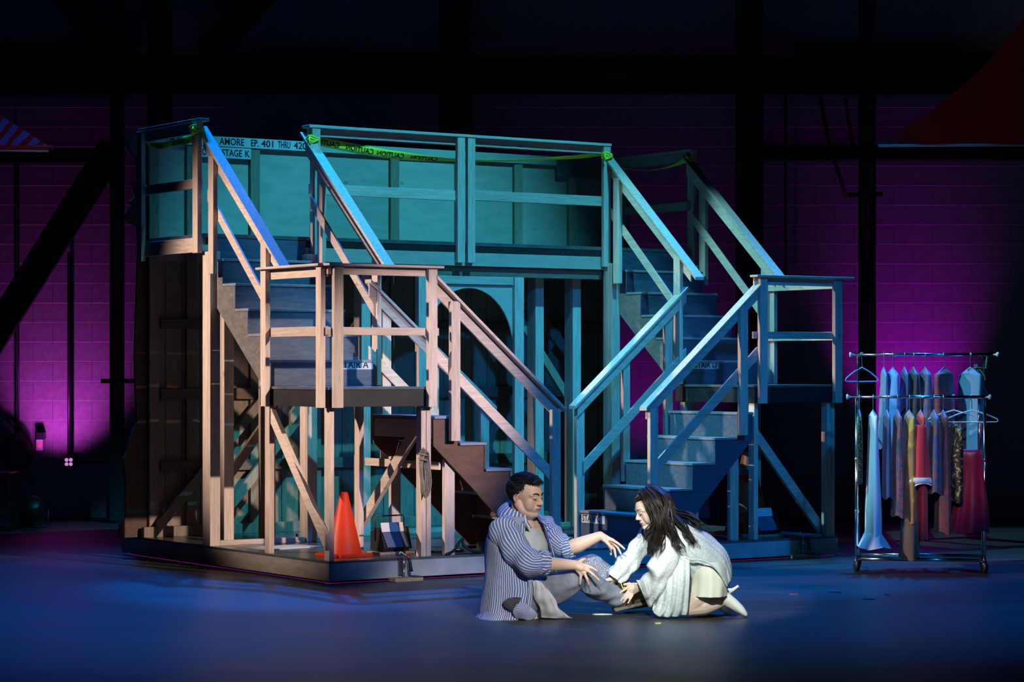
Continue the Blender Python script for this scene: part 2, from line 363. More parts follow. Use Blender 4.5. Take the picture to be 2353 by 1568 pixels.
# upper plywood sheets and lower planks
edges = [.1, .46, 1.065, 1.66, 2.45, 3.15, 3.77, 4.38, 4.78]
for a, b in zip(edges, edges[1:]): bx(fw, 'plywood_sheet', a+.002, b-.002, 3.135, 3.15, 2.45, 3.512, 'ply', .001)
u = .1
while u < 4.78:
    wv = min(random.uniform(.13, .17), 4.78-u); bx(fw, 'plank', u+.0025, u+wv-.0025, 3.135+random.uniform(0, .003), 3.155, ZB, 2.448, 'plank', .003); u += wv
for u in (.075, .42, 1.02, 1.62, 2.41, 3.1, 3.73, 4.34, 4.70):
    bx(fw, 'stud', u, u+.089, 3.095, 3.134, ZB+.04, 3.42, 'plank')
for z0, z1 in ((1.89, 1.97), (1.30, 1.395), (.70, .79)): bx(fw, 'cross_rail', .17, 4.69, 3.076, 3.0945, z0, z1, 'rail_dark')
bx(fw, 'bottom_plate', .0, 4.78, 3.04, 3.094, ZB, ZB+.085, 'plank'); bx(fw, 'top_plate', .08, 4.78, 3.10, 3.134, 3.43, 3.512, 'ply')
slope(fw, 'diagonal_brace', (.12, .30), (1.45, 1.72), .12, 'v', 3.03, 3.068, 'plank'); slope(fw, 'diagonal_brace', (.72, .40), (1.9, 1.72), .12, 'v', 2.99, 3.028, 'plank')
slope(fw, 'diagonal_brace', (3.72, 2.32), (4.76, 1.27), .13, 'v', 2.99, 3.028, 'plank'); slope(fw, 'diagonal_brace', (3.4, 1.0), (4.2, 1.98), .12, 'v', 3.03, 3.068, 'plank')
hd = bx(fw, 'paper_header', .1, 1.6, 3.0925, 3.0945, 3.432, 3.514, 'paper', 0); hd2 = bx(fw, 'paper_header', .53, 1.02, 3.0925, 3.0945, 3.335, 3.425, 'paper', 0)
def wall_text(par, txt, u, z, size, v, sx=1, sp=1.0):
    b = BASE[fw.name]; o = lettering(par, 'lettering', txt, size, Vector((u, v, z))-b-par.location, (math.pi/2, 0, 0), 'ink', .0012, sp, sx); return o
def fit_word(par, txt, u0, u1, z):
    o = wall_text(par, txt, u0, z, .082, 3.0915); xs = [v.co.x for v in o.data.vertices]; k = (u1-u0)/(max(xs)-min(xs)); o.scale = (k, 1, 1); o.location.x -= min(xs)*k
for wd_, a_, b_ in (('FMI', .24, .305), ('PALAZZO', .325, .515), ('DEL', .585, .685), ('AMORE', .72, .955), ('EP.', 1.02, 1.095), ('401', 1.12, 1.235), ('THRU', 1.28, 1.40), ('420', 1.435, 1.56)): fit_word(hd, wd_, a_, b_, 3.447)
for wd_, a_, b_ in (('LOT', .535, .635), ('STAGE', .745, .935), ('K', .965, 1.01)): fit_word(hd2, wd_, a_, b_, 3.352)
hd3 = bx(fw, 'paper_header', 4.2, 4.72, 3.0925, 3.0945, 3.33, 3.50, 'ply_dark', 0)

# ------------------------------------------------------------------ upper gallery deck
ZD, VD = 2.625, 1.97
gd = set_thing('gallery_deck', 2.44, 2.5, ZB, 'raised wooden gallery deck with railings across the back of the set', 'deck')
for i, (a, b) in enumerate(((0, 1.22), (1.22, 2.44), (2.44, 3.66), (3.66, L_))): bx(gd, 'deck_panel', a+.002, b-.002, VD-.005, 3.07, ZD-.03, ZD, 'deck_paint', .001)
bx(gd, 'deck_rim', .04, L_-.04, VD, VD+.038, ZD-.085, ZD-.03, 'black_paint'); bx(gd, 'front_fascia', .12, L_-.1, VD+.002, VD+.022, 2.425, ZD-.086, 'ply')
bx(gd, 'side_fascia', -.02, .018, VD+.04, 3.07, 2.48, ZD-.03, 'pine_v'); bx(gd, 'side_fascia', L_-.018, L_+.02, VD+.04, 3.07, 2.48, ZD-.03, 'pine_v')
for u in (.6, 1.2, 1.8, 2.4, 3.0, 3.6, 4.2): bx(gd, 'joist', u, u+.038, VD+.04, 3.07, 2.46, ZD-.03, 'plank')
bx(gd, 'under_beam', .1, L_-.1, VD+.04, VD+.078, 2.34, 2.424, 'rail_dark')
# front railing
UA, UB = .925, 3.955
bx(gd, 'rail_cap', UA, UB, VD-.055, VD+.075, 3.507, 3.53, 'pine_u'); bx(gd, 'top_rail', UA+.02, UB-.02, VD-.008, VD+.03, 3.44, 3.506, 'pine_u')
for a in (.955, 2.353, 2.455, 3.875): bx(gd, 'rail_post', a, a+.075, VD-.048, VD-.009, 2.45, 3.506, 'pine_z')
bx(gd, 'middle_rail', .96, 2.40, VD-.008, VD+.03, 2.972, 3.058, 'pine_u'); bx(gd, 'middle_rail', 2.41, 3.93, VD-.008, VD+.03, 2.982, 3.068, 'pine_u')
# side railings
for s, uu in ((0, 0), (1, L_)):
    d = -1 if s == 0 else 1
    bx(gd, 'rail_cap', uu-.045+d*.01, uu+.045+d*.01, VD-.03, 3.06, 3.507, 3.53, 'pine_v'); bx(gd, 'top_rail', uu-.019, uu+.019, VD+.05, 3.05, 3.42, 3.506, 'pine_v')
    bx(gd, 'middle_rail', uu-.019, uu+.019, VD+.05, 3.05, 2.985, 3.062, 'pine_v')
    bx(gd, 'rail_post', uu+d*.021, uu+d*.06, VD-.01, VD+.078, 2.47, 3.506, 'pine_z'); bx(gd, 'rail_post', uu+d*.021, uu+d*.06, 2.97, 3.058, 2.44, 3.506, 'pine_z')
# legs: two boards set at right angles
def leg(par, u, v, z0, z1, m='pine_z', flip=1):
    bx(par, 'leg', u, u+.038, v+.04, v+.129, z0, z1, m); bx(par, 'leg', u, u+.089, v, v+.038, z0, z1, m)
for u in (.0, .875, L_-.964, L_-.09): leg(gd, u, 1.86, ZB, 2.48)
for u in (.30, .68, 1.58, 3.34, 3.74): bx(gd, 'leg', u, u+.089, 2.20, 2.238, ZB, 2.46, 'pine_z'); bx(gd, 'leg', u+.0, u+.038, 2.24, 2.328, ZB, 2.46, 'pine_z')
bx(gd, 'sill_plate', .1, .86, 1.88, 1.918, ZB, ZB+.04, 'pine_u'); bx(gd, 'sill_plate', 1.0, 3.9, 2.24, 2.28, ZB, ZB+.04, 'pine_u')
slope(gd, 'diagonal_brace', (.2, .48), (.86, 1.30), .12, 'v', 2.33, 2.368, 'plank'); slope(gd, 'diagonal_brace', (1.0, 1.2), (1.95, 2.36), .12, 'v', 2.36, 2.398, 'plank'); slope(gd, 'diagonal_brace', (3.05, 2.35), (3.8, 1.35), .12, 'v', 2.33, 2.368, 'plank')

# ------------------------------------------------------------------ arch under the deck
ar = set_thing('arch_panel', 2.49, VD, ZB, 'plywood arch panel standing under the gallery deck', 'arch')
arc = [(2.49+.445*math.cos(math.radians(a)), 1.72+.52*math.sin(math.radians(a))) for a in range(0, 181, 9)]
prism(ar, 'arch_sheet', [(1.96, 2.338), (1.96, 1.70)]+arc[::-1]+[(3.02, 1.70), (3.02, 2.338)], 'v', VD-.02, VD, 'ply')
bx(ar, 'arch_stile', 1.96, 2.05, VD-.06, VD-.021, ZB, 2.338, 'pine_z'); bx(ar, 'arch_stile', 2.925, 3.02, VD-.06, VD-.021, ZB, 2.338, 'pine_z'); bx(ar, 'arch_rail', 2.051, 2.924, VD-.04, VD-.0205, 2.27, 2.338, 'pine_u')

# ------------------------------------------------------------------ landings
def landing(u0, u1, open_stair, label, braces):
    n = (u0+u1)/2
    t = set_thing('stair_landing', n, .5, ZB, label, 'landing')
    bx(t, 'landing_panel', u0-.01, u1+.01, -.005, 1.05, 1.405, 1.425, 'deck_paint'); 
    bx(t, 'rim_board', u0, u1, .0, .03, 1.28, 1.404, 'black_paint'); bx(t, 'rim_board', u0, u1, 1.02, 1.045, 1.28, 1.404, 'black_paint')
    bx(t, 'rim_board', u0, u0+.03, .031, 1.019, 1.28, 1.404, 'black_paint'); bx(t, 'rim_board', u1-.03, u1, .031, 1.019, 1.28, 1.404, 'black_paint')
    for u in (u0+.02, u1-.095):
        for v in (.03, .93):
            bx(t, 'leg', u, u+.042, v, v+.072, ZB, 1.279, 'pine_z')
            if v < .1 and u > u0+.1: bx(t, 'leg', u+.046, u+.086, v+.0, v+.036, ZB, 1.279, 'pine_z')
    side = u0 if open_stair == 'right' else u1; d = -1 if open_stair == 'right' else 1
    # railing along the front
    bx(t, 'rail_cap', u0-.05, u1+(.03 if d < 0 else .1), -.095, .0, 2.30, 2.318, 'pine_u'); bx(t, 'top_rail', u0-.02, u1+.0, -.0005-.02, .018-.02, 2.24, 2.299, 'pine_u')
    bx(t, 'middle_rail', u0-.03, u1+.03, -.02, .018-.02, 1.802, 1.86, 'pine_u')
    bx(t, 'rail_post', u0+.012, u0+.088, -.06, -.021, 1.275, 2.299, 'pine_z'); bx(t, 'rail_post', u1-.085, u1-.008, -.06, -.021, 1.275, 2.299, 'pine_z')
    # railing along the outer side
    s0, s1 = sorted((side+d*.0, side+d*.09)); bx(t, 'rail_cap', s0, s1, .002, .95, 2.30, 2.318, 'pine_v')
    s0, s1 = sorted((side+d*.002, side+d*.02)); bx(t, 'top_rail', s0, s1, .0, .93, 2.225, 2.299, 'pine_v'); bx(t, 'middle_rail', s0, s1, .0, .93, 1.795, 1.865, 'pine_v')
    s0, s1 = sorted((side+d*.021, side+d*.06))
    for v in (.012, .845): bx(t, 'rail_post', s0, s1, v, v+.075, 1.275, 2.299, 'pine_z')
    for (ax, a0, a1, p, q) in braces: slope(t, 'diagonal_brace', p, q, .12, ax, a0, a1, 'pine_v' if ax == 'u' else 'pine_u')
    return t
landing(0, .90, 'right', 'black-edged square landing with pale railing at the near left corner', [('u', -.02, .018, (.84, 1.27), (.02, .36)), ('u', .86, .898, (1.02, .42), (.10, 1.275))])
landing(3.98, L_, 'left', 'shadowed square landing with blue-lit railing at the right end', [('v', .13, .168, (4.02, 1.18), (4.80, .30))])

# ------------------------------------------------------------------ staircases
def nosing(par, name, a, mat='tread_paint'): pass
def stair_up(u0, u1, label, outer):
    """flight from landing (z 1.425, v .92) up to the deck (v 1.97); risers face the front"""
    t = set_thing('staircase', (u0+u1)/2, 1.4, 1.425, label, 'staircase')
    vs = [.92, 1.13, 1.34, 1.55, 1.76, 1.969]; zs = [1.426, 1.625, 1.825, 2.022, 2.222, 2.42]
    for su in (u0+.025, u1-.045):
        poly = [(vs[0], zs[0])]
        for i in range(5): poly += [(vs[i], zs[i+1]-.021), (vs[i+1], zs[i+1]-.021)]
        poly += [(1.969, 2.13), (1.10, 1.426)]
        prism(t, 'stringer', poly, 'u', su, su+.02, 'ply_dark')
    for i in range(5):
        bx(t, 'riser', u0+.02, u1-.02, vs[i]-.0125, vs[i]-.0005, zs[i]+.0005, zs[i+1]-.0205, 'riser_paint'); bx(t, 'tread', u0+.018, u1-.018, vs[i]-.022, vs[i+1]-.013, zs[i+1]-.02, zs[i+1], 'tread_paint')
    bx(t, 'riser', u0+.02, u1-.02, 1.957, 1.969, 2.421, 2.59, 'riser_paint')
    for k, uu in enumerate((u0, u1)):
        d = -1 if k == 0 else 1; o = (uu+d*.0)
        a0, a1 = sorted((o, o+d*.019)); c0, c1 = sorted((o-d*.03, o+d*.065))
        slope(t, 'hand_rail', (2.0, 3.40), (.80, 2.385), .10, 'u', a0, a1, 'pine_v'); slope(t, 'rail_cap', (2.03, 3.478), (.68, 2.325), .028, 'u', c0, c1, 'pine_v', off=.0)
        slope(t, 'middle_rail', (1.93, 2.97), (.93, 2.06), .095, 'u', a0, a1, 'pine_v')
        b0, b1 = sorted((o+d*.0195, o+d*.058))
        bx(t, 'newel_post', b0, b1, .90, .985, 1.43, 2.50, 'pine_z'); bx(t, 'rail_post', b0, b1, 1.755, 1.84, 2.30, 3.22, 'pine_z')
    return t
sa = stair_up(0.03, .93, 'upper flight on the left marked stair A, climbing to the gallery', 0)
sd = stair_up(3.97, 4.85, 'upper flight on the right marked stair D, climbing to the gallery', 1)
def stair_side(us, label, sgn, front_back_mats):
    """flight along the front; us = riser positions from landing down to the platform"""
    t = set_thing('staircase', (us[0]+us[-1])/2, .46, ZB, label, 'staircase')
    zs = [1.425, 1.205, 1.003, .803, .602, .40, ZB]
    for v0 in (.02, .87):
        poly = []
        for i in range(5): poly += [(us[i]+(.0 if i == 0 else 0), zs[i+1]-.021), (us[i+1], zs[i+1]-.021)]
        poly = poly+[(us[5], ZB+.001), (us[5]-sgn*.26, ZB+.001), (us[0], .985)]
        prism(t, 'stringer', poly, 'v', v0, v0+.02, front_back_mats)
    for i in range(1, 6):
        a, b = us[i], us[i]+sgn*.012; bx(t, 'riser', min(a, b), max(a, b), .012, .90, zs[i+1]+.0005, zs[i]-.0205, 'ply_brown' if sgn > 0 else 'riser_paint')
        a, b = us[i-1]+(sgn*.013 if i > 1 else sgn*.002), us[i]+sgn*.02; bx(t, 'tread', min(a, b), max(a, b), .005, .905, zs[i]-.02, zs[i], 'tread_paint')
    h = [us[0]+sgn*.001, us[0]+sgn*.02]; bx(t, 'header_board', min(h), max(h), .04, .869, 1.04, 1.18, 'pine_v')
    for k, (vf, dr) in enumerate(((0, -1), (.91, 1))):
        a0, a1 = sorted((vf+dr*.0, vf+dr*.019)); c0, c1 = sorted((vf-dr*.025, vf+dr*.07))
        s0 = us[0]-sgn*.02; s1 = us[0]+sgn*1.11
        slope(t, 'rail_cap', (s0, 2.25), (s1+sgn*.04, 1.255), .028, 'v', c0, c1, 'pine_u'); slope(t, 'hand_rail', (s0+sgn*.0, 2.22), (s1, 1.265), .105, 'v', a0, a1, 'pine_u')
        slope(t, 'middle_rail', (s0, 1.735), (s1-sgn*.06, .80), .105, 'v', a0, a1, 'pine_u')
        b0, b1 = sorted((vf+dr*.0195, vf+dr*.058))
        e0, e1 = sorted((s1-sgn*.085, s1-sgn*.005)); bx(t, 'newel_post', e0, e1, b0, b1, .17, 1.245, 'pine_z')
        e0, e1 = sorted((us[0]+sgn*.11, us[0]+sgn*.19)); bx(t, 'rail_post', e0, e1, b0, b1, 1.02 if k == 0 else .86, 2.06, 'pine_z')
        if k == 1:
            e0, e1 = sorted((us[0]+sgn*.56, us[0]+sgn*.63)); bx(t, 'rail_post', e0, e1, b0, b1, .62, 1.68, 'pine_z')
    for u in (us[0]+sgn*.12,):
        e0, e1 = sorted((u, u+sgn*.089)); bx(t, 'support_leg', e0, e1, .82, .858, ZB, .88, 'pine_z'); bx(t, 'support_leg', e0, e1, .05, .088, ZB, .88, 'pine_z')
        bx(t, 'support_rail', min(u, u+sgn*.02)-.021, min(u, u+sgn*.02)-.002, .1, 1.18, .80, .86, 'pine_v')
    return t
sb = stair_side([.905, 1.12, 1.354, 1.584, 1.815, 2.045], 'lower flight along the front left with brown plywood sides', 1, 'ply_brown')
sc_ = stair_side([3.975, 3.82, 3.59, 3.36, 3.13, 2.90], 'lower flight at the right marked stair C, in blue light', -1, 'riser_paint')
# stair signs, on the risers
def riser_sign(par, txt, u, v, z, facing, w_, h_, size, mt='paper'):
    b = BASE[par.name]
    if facing == 'v':
        s = bx(par, 'paper_sign', u, u+w_, v-.0022, v-.0006, z, z+h_, mt, 0); lettering(s, 'lettering', txt, size, Vector((-w_/2+.008, -.0016, -h_*.32)), (math.pi/2, 0, 0), 'ink', .001, 1.05, .9)
    else:
        s = bx(par, 'paper_sign', u-.0022, u-.0006, v-w_, v, z, z+h_, mt, 0); lettering(s, 'lettering', txt, size, Vector((-.0016, w_/2-.01, -h_*.32)), (math.pi/2, 0, -math.pi/2), 'ink', .001, 1.05, .9)
riser_sign(sa, 'STAIR A', .605, .9072, 1.553, 'v', .31, .062, .078); riser_sign(sd, 'STAIR D', 4.07, .9072, 1.555, 'v', .27, .06, .07)
riser_sign(sc_, 'STAIR C', 2.888, .885, .302, 'u', .32, .066, .075)
# ================================================================== PROPS ON THE SET
def cone(u, v, h, label, band=False):
    t = set_thing('traffic_cone', u, v, ZB, label, 'traffic cone'); k = h/.47
    bw = .175*k**.6
    bm = bmesh.new(); n = 28
    prof = [(.135*k, .022), (.13*k, .03), (.028*k, h-.005), (.024*k, h), (.019*k, h), (.022*k, h-.04)]
    rings = [[bm.verts.new((r*math.cos(2*math.pi*i/n), r*math.sin(2*math.pi*i/n), z)) for i in range(n)] for r, z in prof]
    for a, b in zip(rings, rings[1:]):
        for i in range(n): bm.faces.new((a[i], a[(i+1) % n], b[(i+1) % n], b[i]))
    bm.faces.new(rings[-1])
    link('cone_body', bm_mesh(bm), 'orange_cone', t, True)
    bm = bmesh.new(); box_bm(bm, (-bw, -bw, 0), (bw, bw, .024)); bmesh.ops.bevel(bm, geom=[e for e in bm.edges if abs(e.verts[0].co.z-e.verts[1].co.z) > .01], offset=.05, segments=4, affect='EDGES'); bevel(bm, .003)
    link('cone_base', bm_mesh(bm), 'orange_cone', t)
    if band:
        z0, z1 = h*.72, h*.80; f = lambda z: .1305*k+(.028*k-.1305*k)*(z-.03)/(h-.035)+.0015
        q = bmesh.new(); r2 = [[q.verts.new((f(z)*math.cos(2*math.pi*i/n), f(z)*math.sin(2*math.pi*i/n), z)) for i in range(n)] for z in (z0, z1)]
        for i in range(n): q.faces.new((r2[0][i], r2[0][(i+1) % n], r2[1][(i+1) % n], r2[1][i]))
        link('cone_band', bm_mesh(q), 'reflective_band', t, True)
    return t
cone(.36, .40, .475, 'small bright orange traffic cone at the near left corner of the platform'); cone(4.42, .62, .70, 'tall shadowed orange traffic cone with a dark band under the right landing', True)
def flood(u, v, rz, label):
    t = set_thing('flood_lamp', u, v, ZB, label, 'stage lamp'); t.rotation_euler = (0, 0, TH+rz)
    # body: wedge-shaped housing facing the local -y side
    def wedge(name, pts, x0, x1, mat, bw=.003):
        bm = bmesh.new(); A = [bm.verts.new((x0, y, z)) for y, z in pts]; B = [bm.verts.new((x1, y, z)) for y, z in pts]
        bm.faces.new(A); bm.faces.new(B[::-1])
        for i in range(len(pts)): bm.faces.new((A[i], B[i], B[(i+1) % len(pts)], A[(i+1) % len(pts)]))
        bevel(bm, bw); return link(name, bm_mesh(bm), mat, t)
    wedge('housing', [(-.09, .05), (-.02, .16), (.03, .19), (.1, .17), (.1, .03), (-.06, .02)], -.12, .12, 'black_plastic')
    wedge('lens', [(-.0965, .055), (-.0275, .163), (-.0235, .161), (-.0925, .053)], -.095, .095, 'lens_glass', .001)
    wedge('barn_door', [(-.028, .166), (-.012, .235), (-.008, .235), (-.024, .165)], -.1, .1, 'plastic_white', .001)
    for s in (-1, 1): wedge('side_flap', [(-.10, .04), (-.05, .20), (.02, .2), (.02, .03)], s*.122, s*.127, 'black_plastic', .001)
    o = tube('handle_yoke', [(-.13, .02, .10), (-.132, .02, .27), (-.125, .02, .285), (.125, .02, .285), (.132, .02, .27), (.13, .02, .10)], .006, 'black_plastic', t)
    wedge('base_plate', [(-.09, .0), (-.09, .019), (.09, .019), (.09, .0)], -.16, .16, 'plank', .002)
    return t
flood(.78, .42, .05, 'black flood lamp with handle beside the small orange cone'); flood(4.32, .32, .05, 'black flood lamp in the shadow under the right landing')
def brake(u, label):
    t = set_thing('wagon_brake', u, -.055, 0, label, 'brake clamp')
    bx(t, 'foot_block', u-.11, u+.13, -.12, -.022, .0, .028, 'plank'); bx(t, 'foot_cap', u+.06, u+.125, -.123, -.02, .0285, .036, 'black_plastic')
    bx(t, 'mounting_plate', u-.02, u+.02, -.018, -.0005, .04, .15, 'zinc')
    b = BASE[t.name]; P = lambda a, c, z: Vector((u+a, c, z))-b
    tube('push_rod', [P(0, -.06, .03), P(0, -.06, .10)], .006, 'zinc', t); tube('guide_sleeve', [P(0, -.06, .10), P(0, -.055, .165)], .012, 'zinc', t)
    tube('toggle_arm', [P(-.005, -.06, .165), P(.0, -.058, .20), P(-.03, -.055, .215), P(-.035, -.055, .18)], .008, 'zinc', t); tube('toggle_arm', [P(0, -.06, .20), P(.02, -.06, .185), P(.035, -.065, .165)], .007, 'zinc', t)
    tube('handle_grip', [P(.035, -.065, .167), P(.045, -.07, .14), P(.05, -.07, .10), P(.055, -.07, .07)], [.011, .012, .013, .016], 'black_plastic', t)
    o = lathe('red_knob', [(.006, 0), (.014, .006), (.014, .016), (.005, .022)], 'red_plastic', t, 12); o.location = P(.03, -.075, .165)
    return t
brake(.60, 'chrome toggle brake clamp at the front left of the platform edge'); brake(4.45, 'chrome toggle brake clamp at the front right of the platform edge')
# rope hank on the landing leg
t = set_thing('rope_hank', .86, -.01, 1.0, 'hank of brown rope hanging on a leg of the left landing', 'rope')
for i in range(4):
    pts = []
    for k in range(20):
        a = 2*math.pi*k/20; pts.append((-.075+.022*math.cos(a)*(1+.2*i)+.006*i, -.012-.008*i+.01*math.sin(3*a), -.20+.17*math.sin(a)-.008*i))
    tube('rope_loop', pts, .0075, 'rope', t, 6, True)
tube('rope_wrap', [(-.105+.0*i, -.02, -.05) if i == 0 else (-.075+.035*math.cos(i), -.02+.022*math.sin(i), -.05-.006*i) for i in range(16)], .0075, 'rope', t, 6)
# cables lying on the platform
def cable(label, pts, r=.009, mat='black_plastic'):
    q = [W(u, v, z) for u, v, z in pts]; o = q[0].copy(); t = tube('power_cable', [p-o for p in cat_rom(q, 6)], r, mat); t.location = o; return tag(t, label, 'cable')
z = ZB+.0095
cable('black cable looping behind the left lamp to the stair', [(.85, .55, z), (1.0, .35, z), (1.2, .22, z), (1.35, .3, z), (1.3, .42, z)]); cable('stiff black cable rearing up beside the lower left flight', [(1.02, .02, z), (1.1, .05, z+.02), (1.17, .06, z+.09), (1.19, .06, z+.1), (1.2, .05, z+.05), (1.3, .02, z), (1.48, .04, z)], .011)
cable('black cable trailing across the platform below the right stair', [(2.3, .25, z), (2.6, .4, z), (2.9, 1.1, z), (3.3, 1.3, z)])
t = set_thing('adapter_box', 1.47, .18, ZB, 'small black power box on the platform near the striped shirt', 'power box'); bx(t, 'box_body', 1.42, 1.54, .13, .23, ZB, ZB+.07, 'black_plastic', .008); bx(t, 'socket', 1.45, 1.48, .124, .1295, ZB+.025, ZB+.05, 'zinc', .001)
t = bx(None, 'paper_sheet', 1.36, 1.52, .012, .10, ZB+.0005, ZB+.004, 'paper', 0); t.location = W(1.44, .056, ZB+.0023); t.rotation_euler = (0, 0, TH); tag(t, 'pale folded paper lying on the platform edge', 'paper')
t = bx(None, 'plywood_scrap', .9, 1.4, 1.3, 1.6, ZB+.0005, ZB+.006, 'paper', 0); t.location = W(.42, 1.42, ZB+.0035); t.rotation_euler = (0, 0, TH+.15); tag(t, 'pale board scrap lying on the platform under stair A', 'board')

# ------------------------------------------------------------------ caution tape
def tape(name, label, pts, widths, twists, text=None, mat='tape_yellow'):
    """ribbon through world points; twist 0 = upright, 90 = flat"""
    n = 10; P = cat_rom(pts, n); m = len(P); o = P[0].copy(); bm = bmesh.new(); rows = []
    def ip(arr, i):
        f = i/(m-1)*(len(arr)-1); a = int(min(f, len(arr)-2)); return arr[a]+(arr[a+1]-arr[a])*(f-a)
    fr = []
    for i, p in enumerate(P):
        t = (P[min(i+1, m-1)]-P[max(i-1, 0)]).normalized(); side = t.cross(Vector((0, 0, 1))).normalized(); up = side.cross(t)
        a = math.radians(ip(twists, i)); d = (up*math.cos(a)+side*math.sin(a)); w_ = ip(widths, i)
        fr.append((p-o, t, d)); nn = d.cross(t).normalized()*.0006
        rows.append([bm.verts.new(p-o+d*w_*s+nn*q) for q in (-1, 1) for s in (-.5, -.17, .17, .5)])
    for a, b in zip(rows, rows[1:]):
        for k in range(3): bm.faces.new((a[k], a[k+1], b[k+1], b[k])); bm.faces.new((a[4+k], b[4+k], b[5+k], a[5+k]))
        bm.faces.new((a[0], b[0], b[4], a[4])); bm.faces.new((a[3], a[7], b[7], b[3]))
    e = link(name, bm_mesh(bm), mat, None, True); e.location = o; tag(e, label, 'caution tape')
    return e, fr
TAPE_V = VD+.05
def tp(px, py, v):
    a = (px-CX)/F; u = (a*(D0+v*CT)-X0+v*ST)/(CT-a*ST); D = D0+u*ST+v*CT
    return W(u, v, HC-(py-YH)*D/F)
cpts = [tp(735, 325, VD+.045), tp(800, 338, VD+.045), tp(870, 351, VD+.045), tp(940, 360, VD+.045), tp(1010, 366, VD+.045), tp(1080, 369, VD+.045), tp(1170, 369, VD+.045), tp(1260, 365, VD+.045), tp(1330, 360, VD+.045), tp(1385, 353, VD+.045)]
ct, fr = tape('caution_tape', 'yellow caution tape sagging along the gallery front rail', cpts, [.075, .075, .075, .07, .06, .05, .05, .05, .06, .05], [12, 8, 15, 35, 62, 74, 76, 70, 55, 40])
for idx in (4, 15, 25, 36):
    p, t_, d = fr[idx]; nn = d.cross(t_).normalized(); toward = -nn if nn.dot(Vector((0, -1, 0))) < 0 else nn
    x = -t_; rot = Matrix((x, d, x.cross(d))).transposed().to_4x4()
    q = lettering(ct, 'lettering', 'CAUTION', .062, (0, 0, 0), (0, 0, 0), 'ink', .001, 1.0, .95)
    q.matrix_local = Matrix.Translation(p+toward*.0022-d*.022+t_*.0)@rot@Matrix.Diagonal((.95, 1, 1, 1)); q.location = p+toward*.0022-d*.022+t_*.10
def tq(px, py, u):
    a = (px-CX)/F; v = (X0+u*CT-a*(D0+u*ST))/(ST+a*CT); D = D0+u*ST+v*CT
    return W(u, v, HC-(py-YH)*D/F)
lt, fr = tape('caution_tape', 'yellow caution tape across the left end rail of the gallery', [tq(338, 330, .03), tq(365, 335, .03), tq(395, 331, .03), tq(425, 323, .03), tq(456, 311, .03)], [.03, .06, .05, .07, .06], [40, 10, 40, 0, 10])
for idx in (8, 24):
    p, t_, d = fr[idx]; nn = d.cross(t_).normalized(); toward = -nn if nn.dot(Vector((0, -1, 0))) < 0 else nn; x = -t_
    rot = Matrix((x, d, x.cross(d))).transposed().to_4x4(); q = lettering(lt, 'lettering', 'CAUTION', .05, (0, 0, 0), (0, 0, 0), 'ink', .0008)
    q.matrix_local = Matrix.Translation(p+toward*.002-d*.018+t_*.13)@rot
tape('caution_tape', 'yellow caution tape drooping on the right end rail of the gallery', [tq(1432, 385, L_-.03), tq(1470, 392, L_-.03), tq(1510, 390, L_-.03), tq(1550, 380, L_-.03), tq(1582, 364, L_-.03)], [.03, .02, .02, .03, .06], [70, 80, 80, 60, 20])
for nm, c in (('knot of yellow tape on the left gallery corner post', W(-.05, VD+.03, 3.46)), ('knot of yellow tape on the gallery post above stair A', W(.965, VD-.03, 3.43)), ('knot of yellow tape on the gallery post above stair D', W(3.92, VD-.03, 3.44)), ('knot of yellow tape on the far right gallery corner post', W(L_+.04, VD+.03, 3.45))):
    bm = bmesh.new()
    for k in range(4):
        pts = [Vector((.05*math.cos(a), .035*math.sin(a), -.012*k+.012*math.sin(2*a+k))) for a in [2*math.pi*i/14 for i in range(14)]]
        tube_bm(bm, pts, .009, 5, True)
    tube_bm(bm, [(-.04, -.03, 0), (-.06, -.05, -.03), (-.05, -.05, -.07)], .008, 5)
    o = link('tape_knot', bm_mesh(bm), 'tape_yellow', None, True); o.location = c; o.rotation_euler = (0, 0, TH); tag(o, nm, 'caution tape')

# ------------------------------------------------------------------ flown fabric sails
def stripes_mat():
    m, nt, b = new_mat('sail_striped'); L = nt.links.new
    tc = nt.nodes.new('ShaderNodeTexCoord'); mp = nt.nodes.new('ShaderNodeMapping'); mp.inputs['Rotation'].default_value = (0, math.radians(-42), 0)
    wv = nt.nodes.new('ShaderNodeTexWave'); wv.inputs['Scale'].default_value = 2.9; wv.inputs['Distortion'].default_value = 3.5; wv.inputs['Detail'].default_value = 2; wv.inputs['Detail Scale'].default_value = 1.2
    r = nt.nodes.new('ShaderNodeValToRGB'); r.color_ramp.elements[0].position = .42; r.color_ramp.elements[1].position = .47
    r.color_ramp.elements[0].color = (.35, .01, .02, 1); r.color_ramp.elements[1].color = (.15, .17, .8, 1)  # white stripes carry the blue stage light in their colour
    L(tc.outputs['Object'], mp.inputs[0]); L(mp.outputs[0], wv.inputs['Vector']); L(wv.outputs['Fac'], r.inputs[0]); L(r.outputs[0], b.inputs['Base Color']); b.inputs['Roughness'].default_value = .8
stripes_mat()
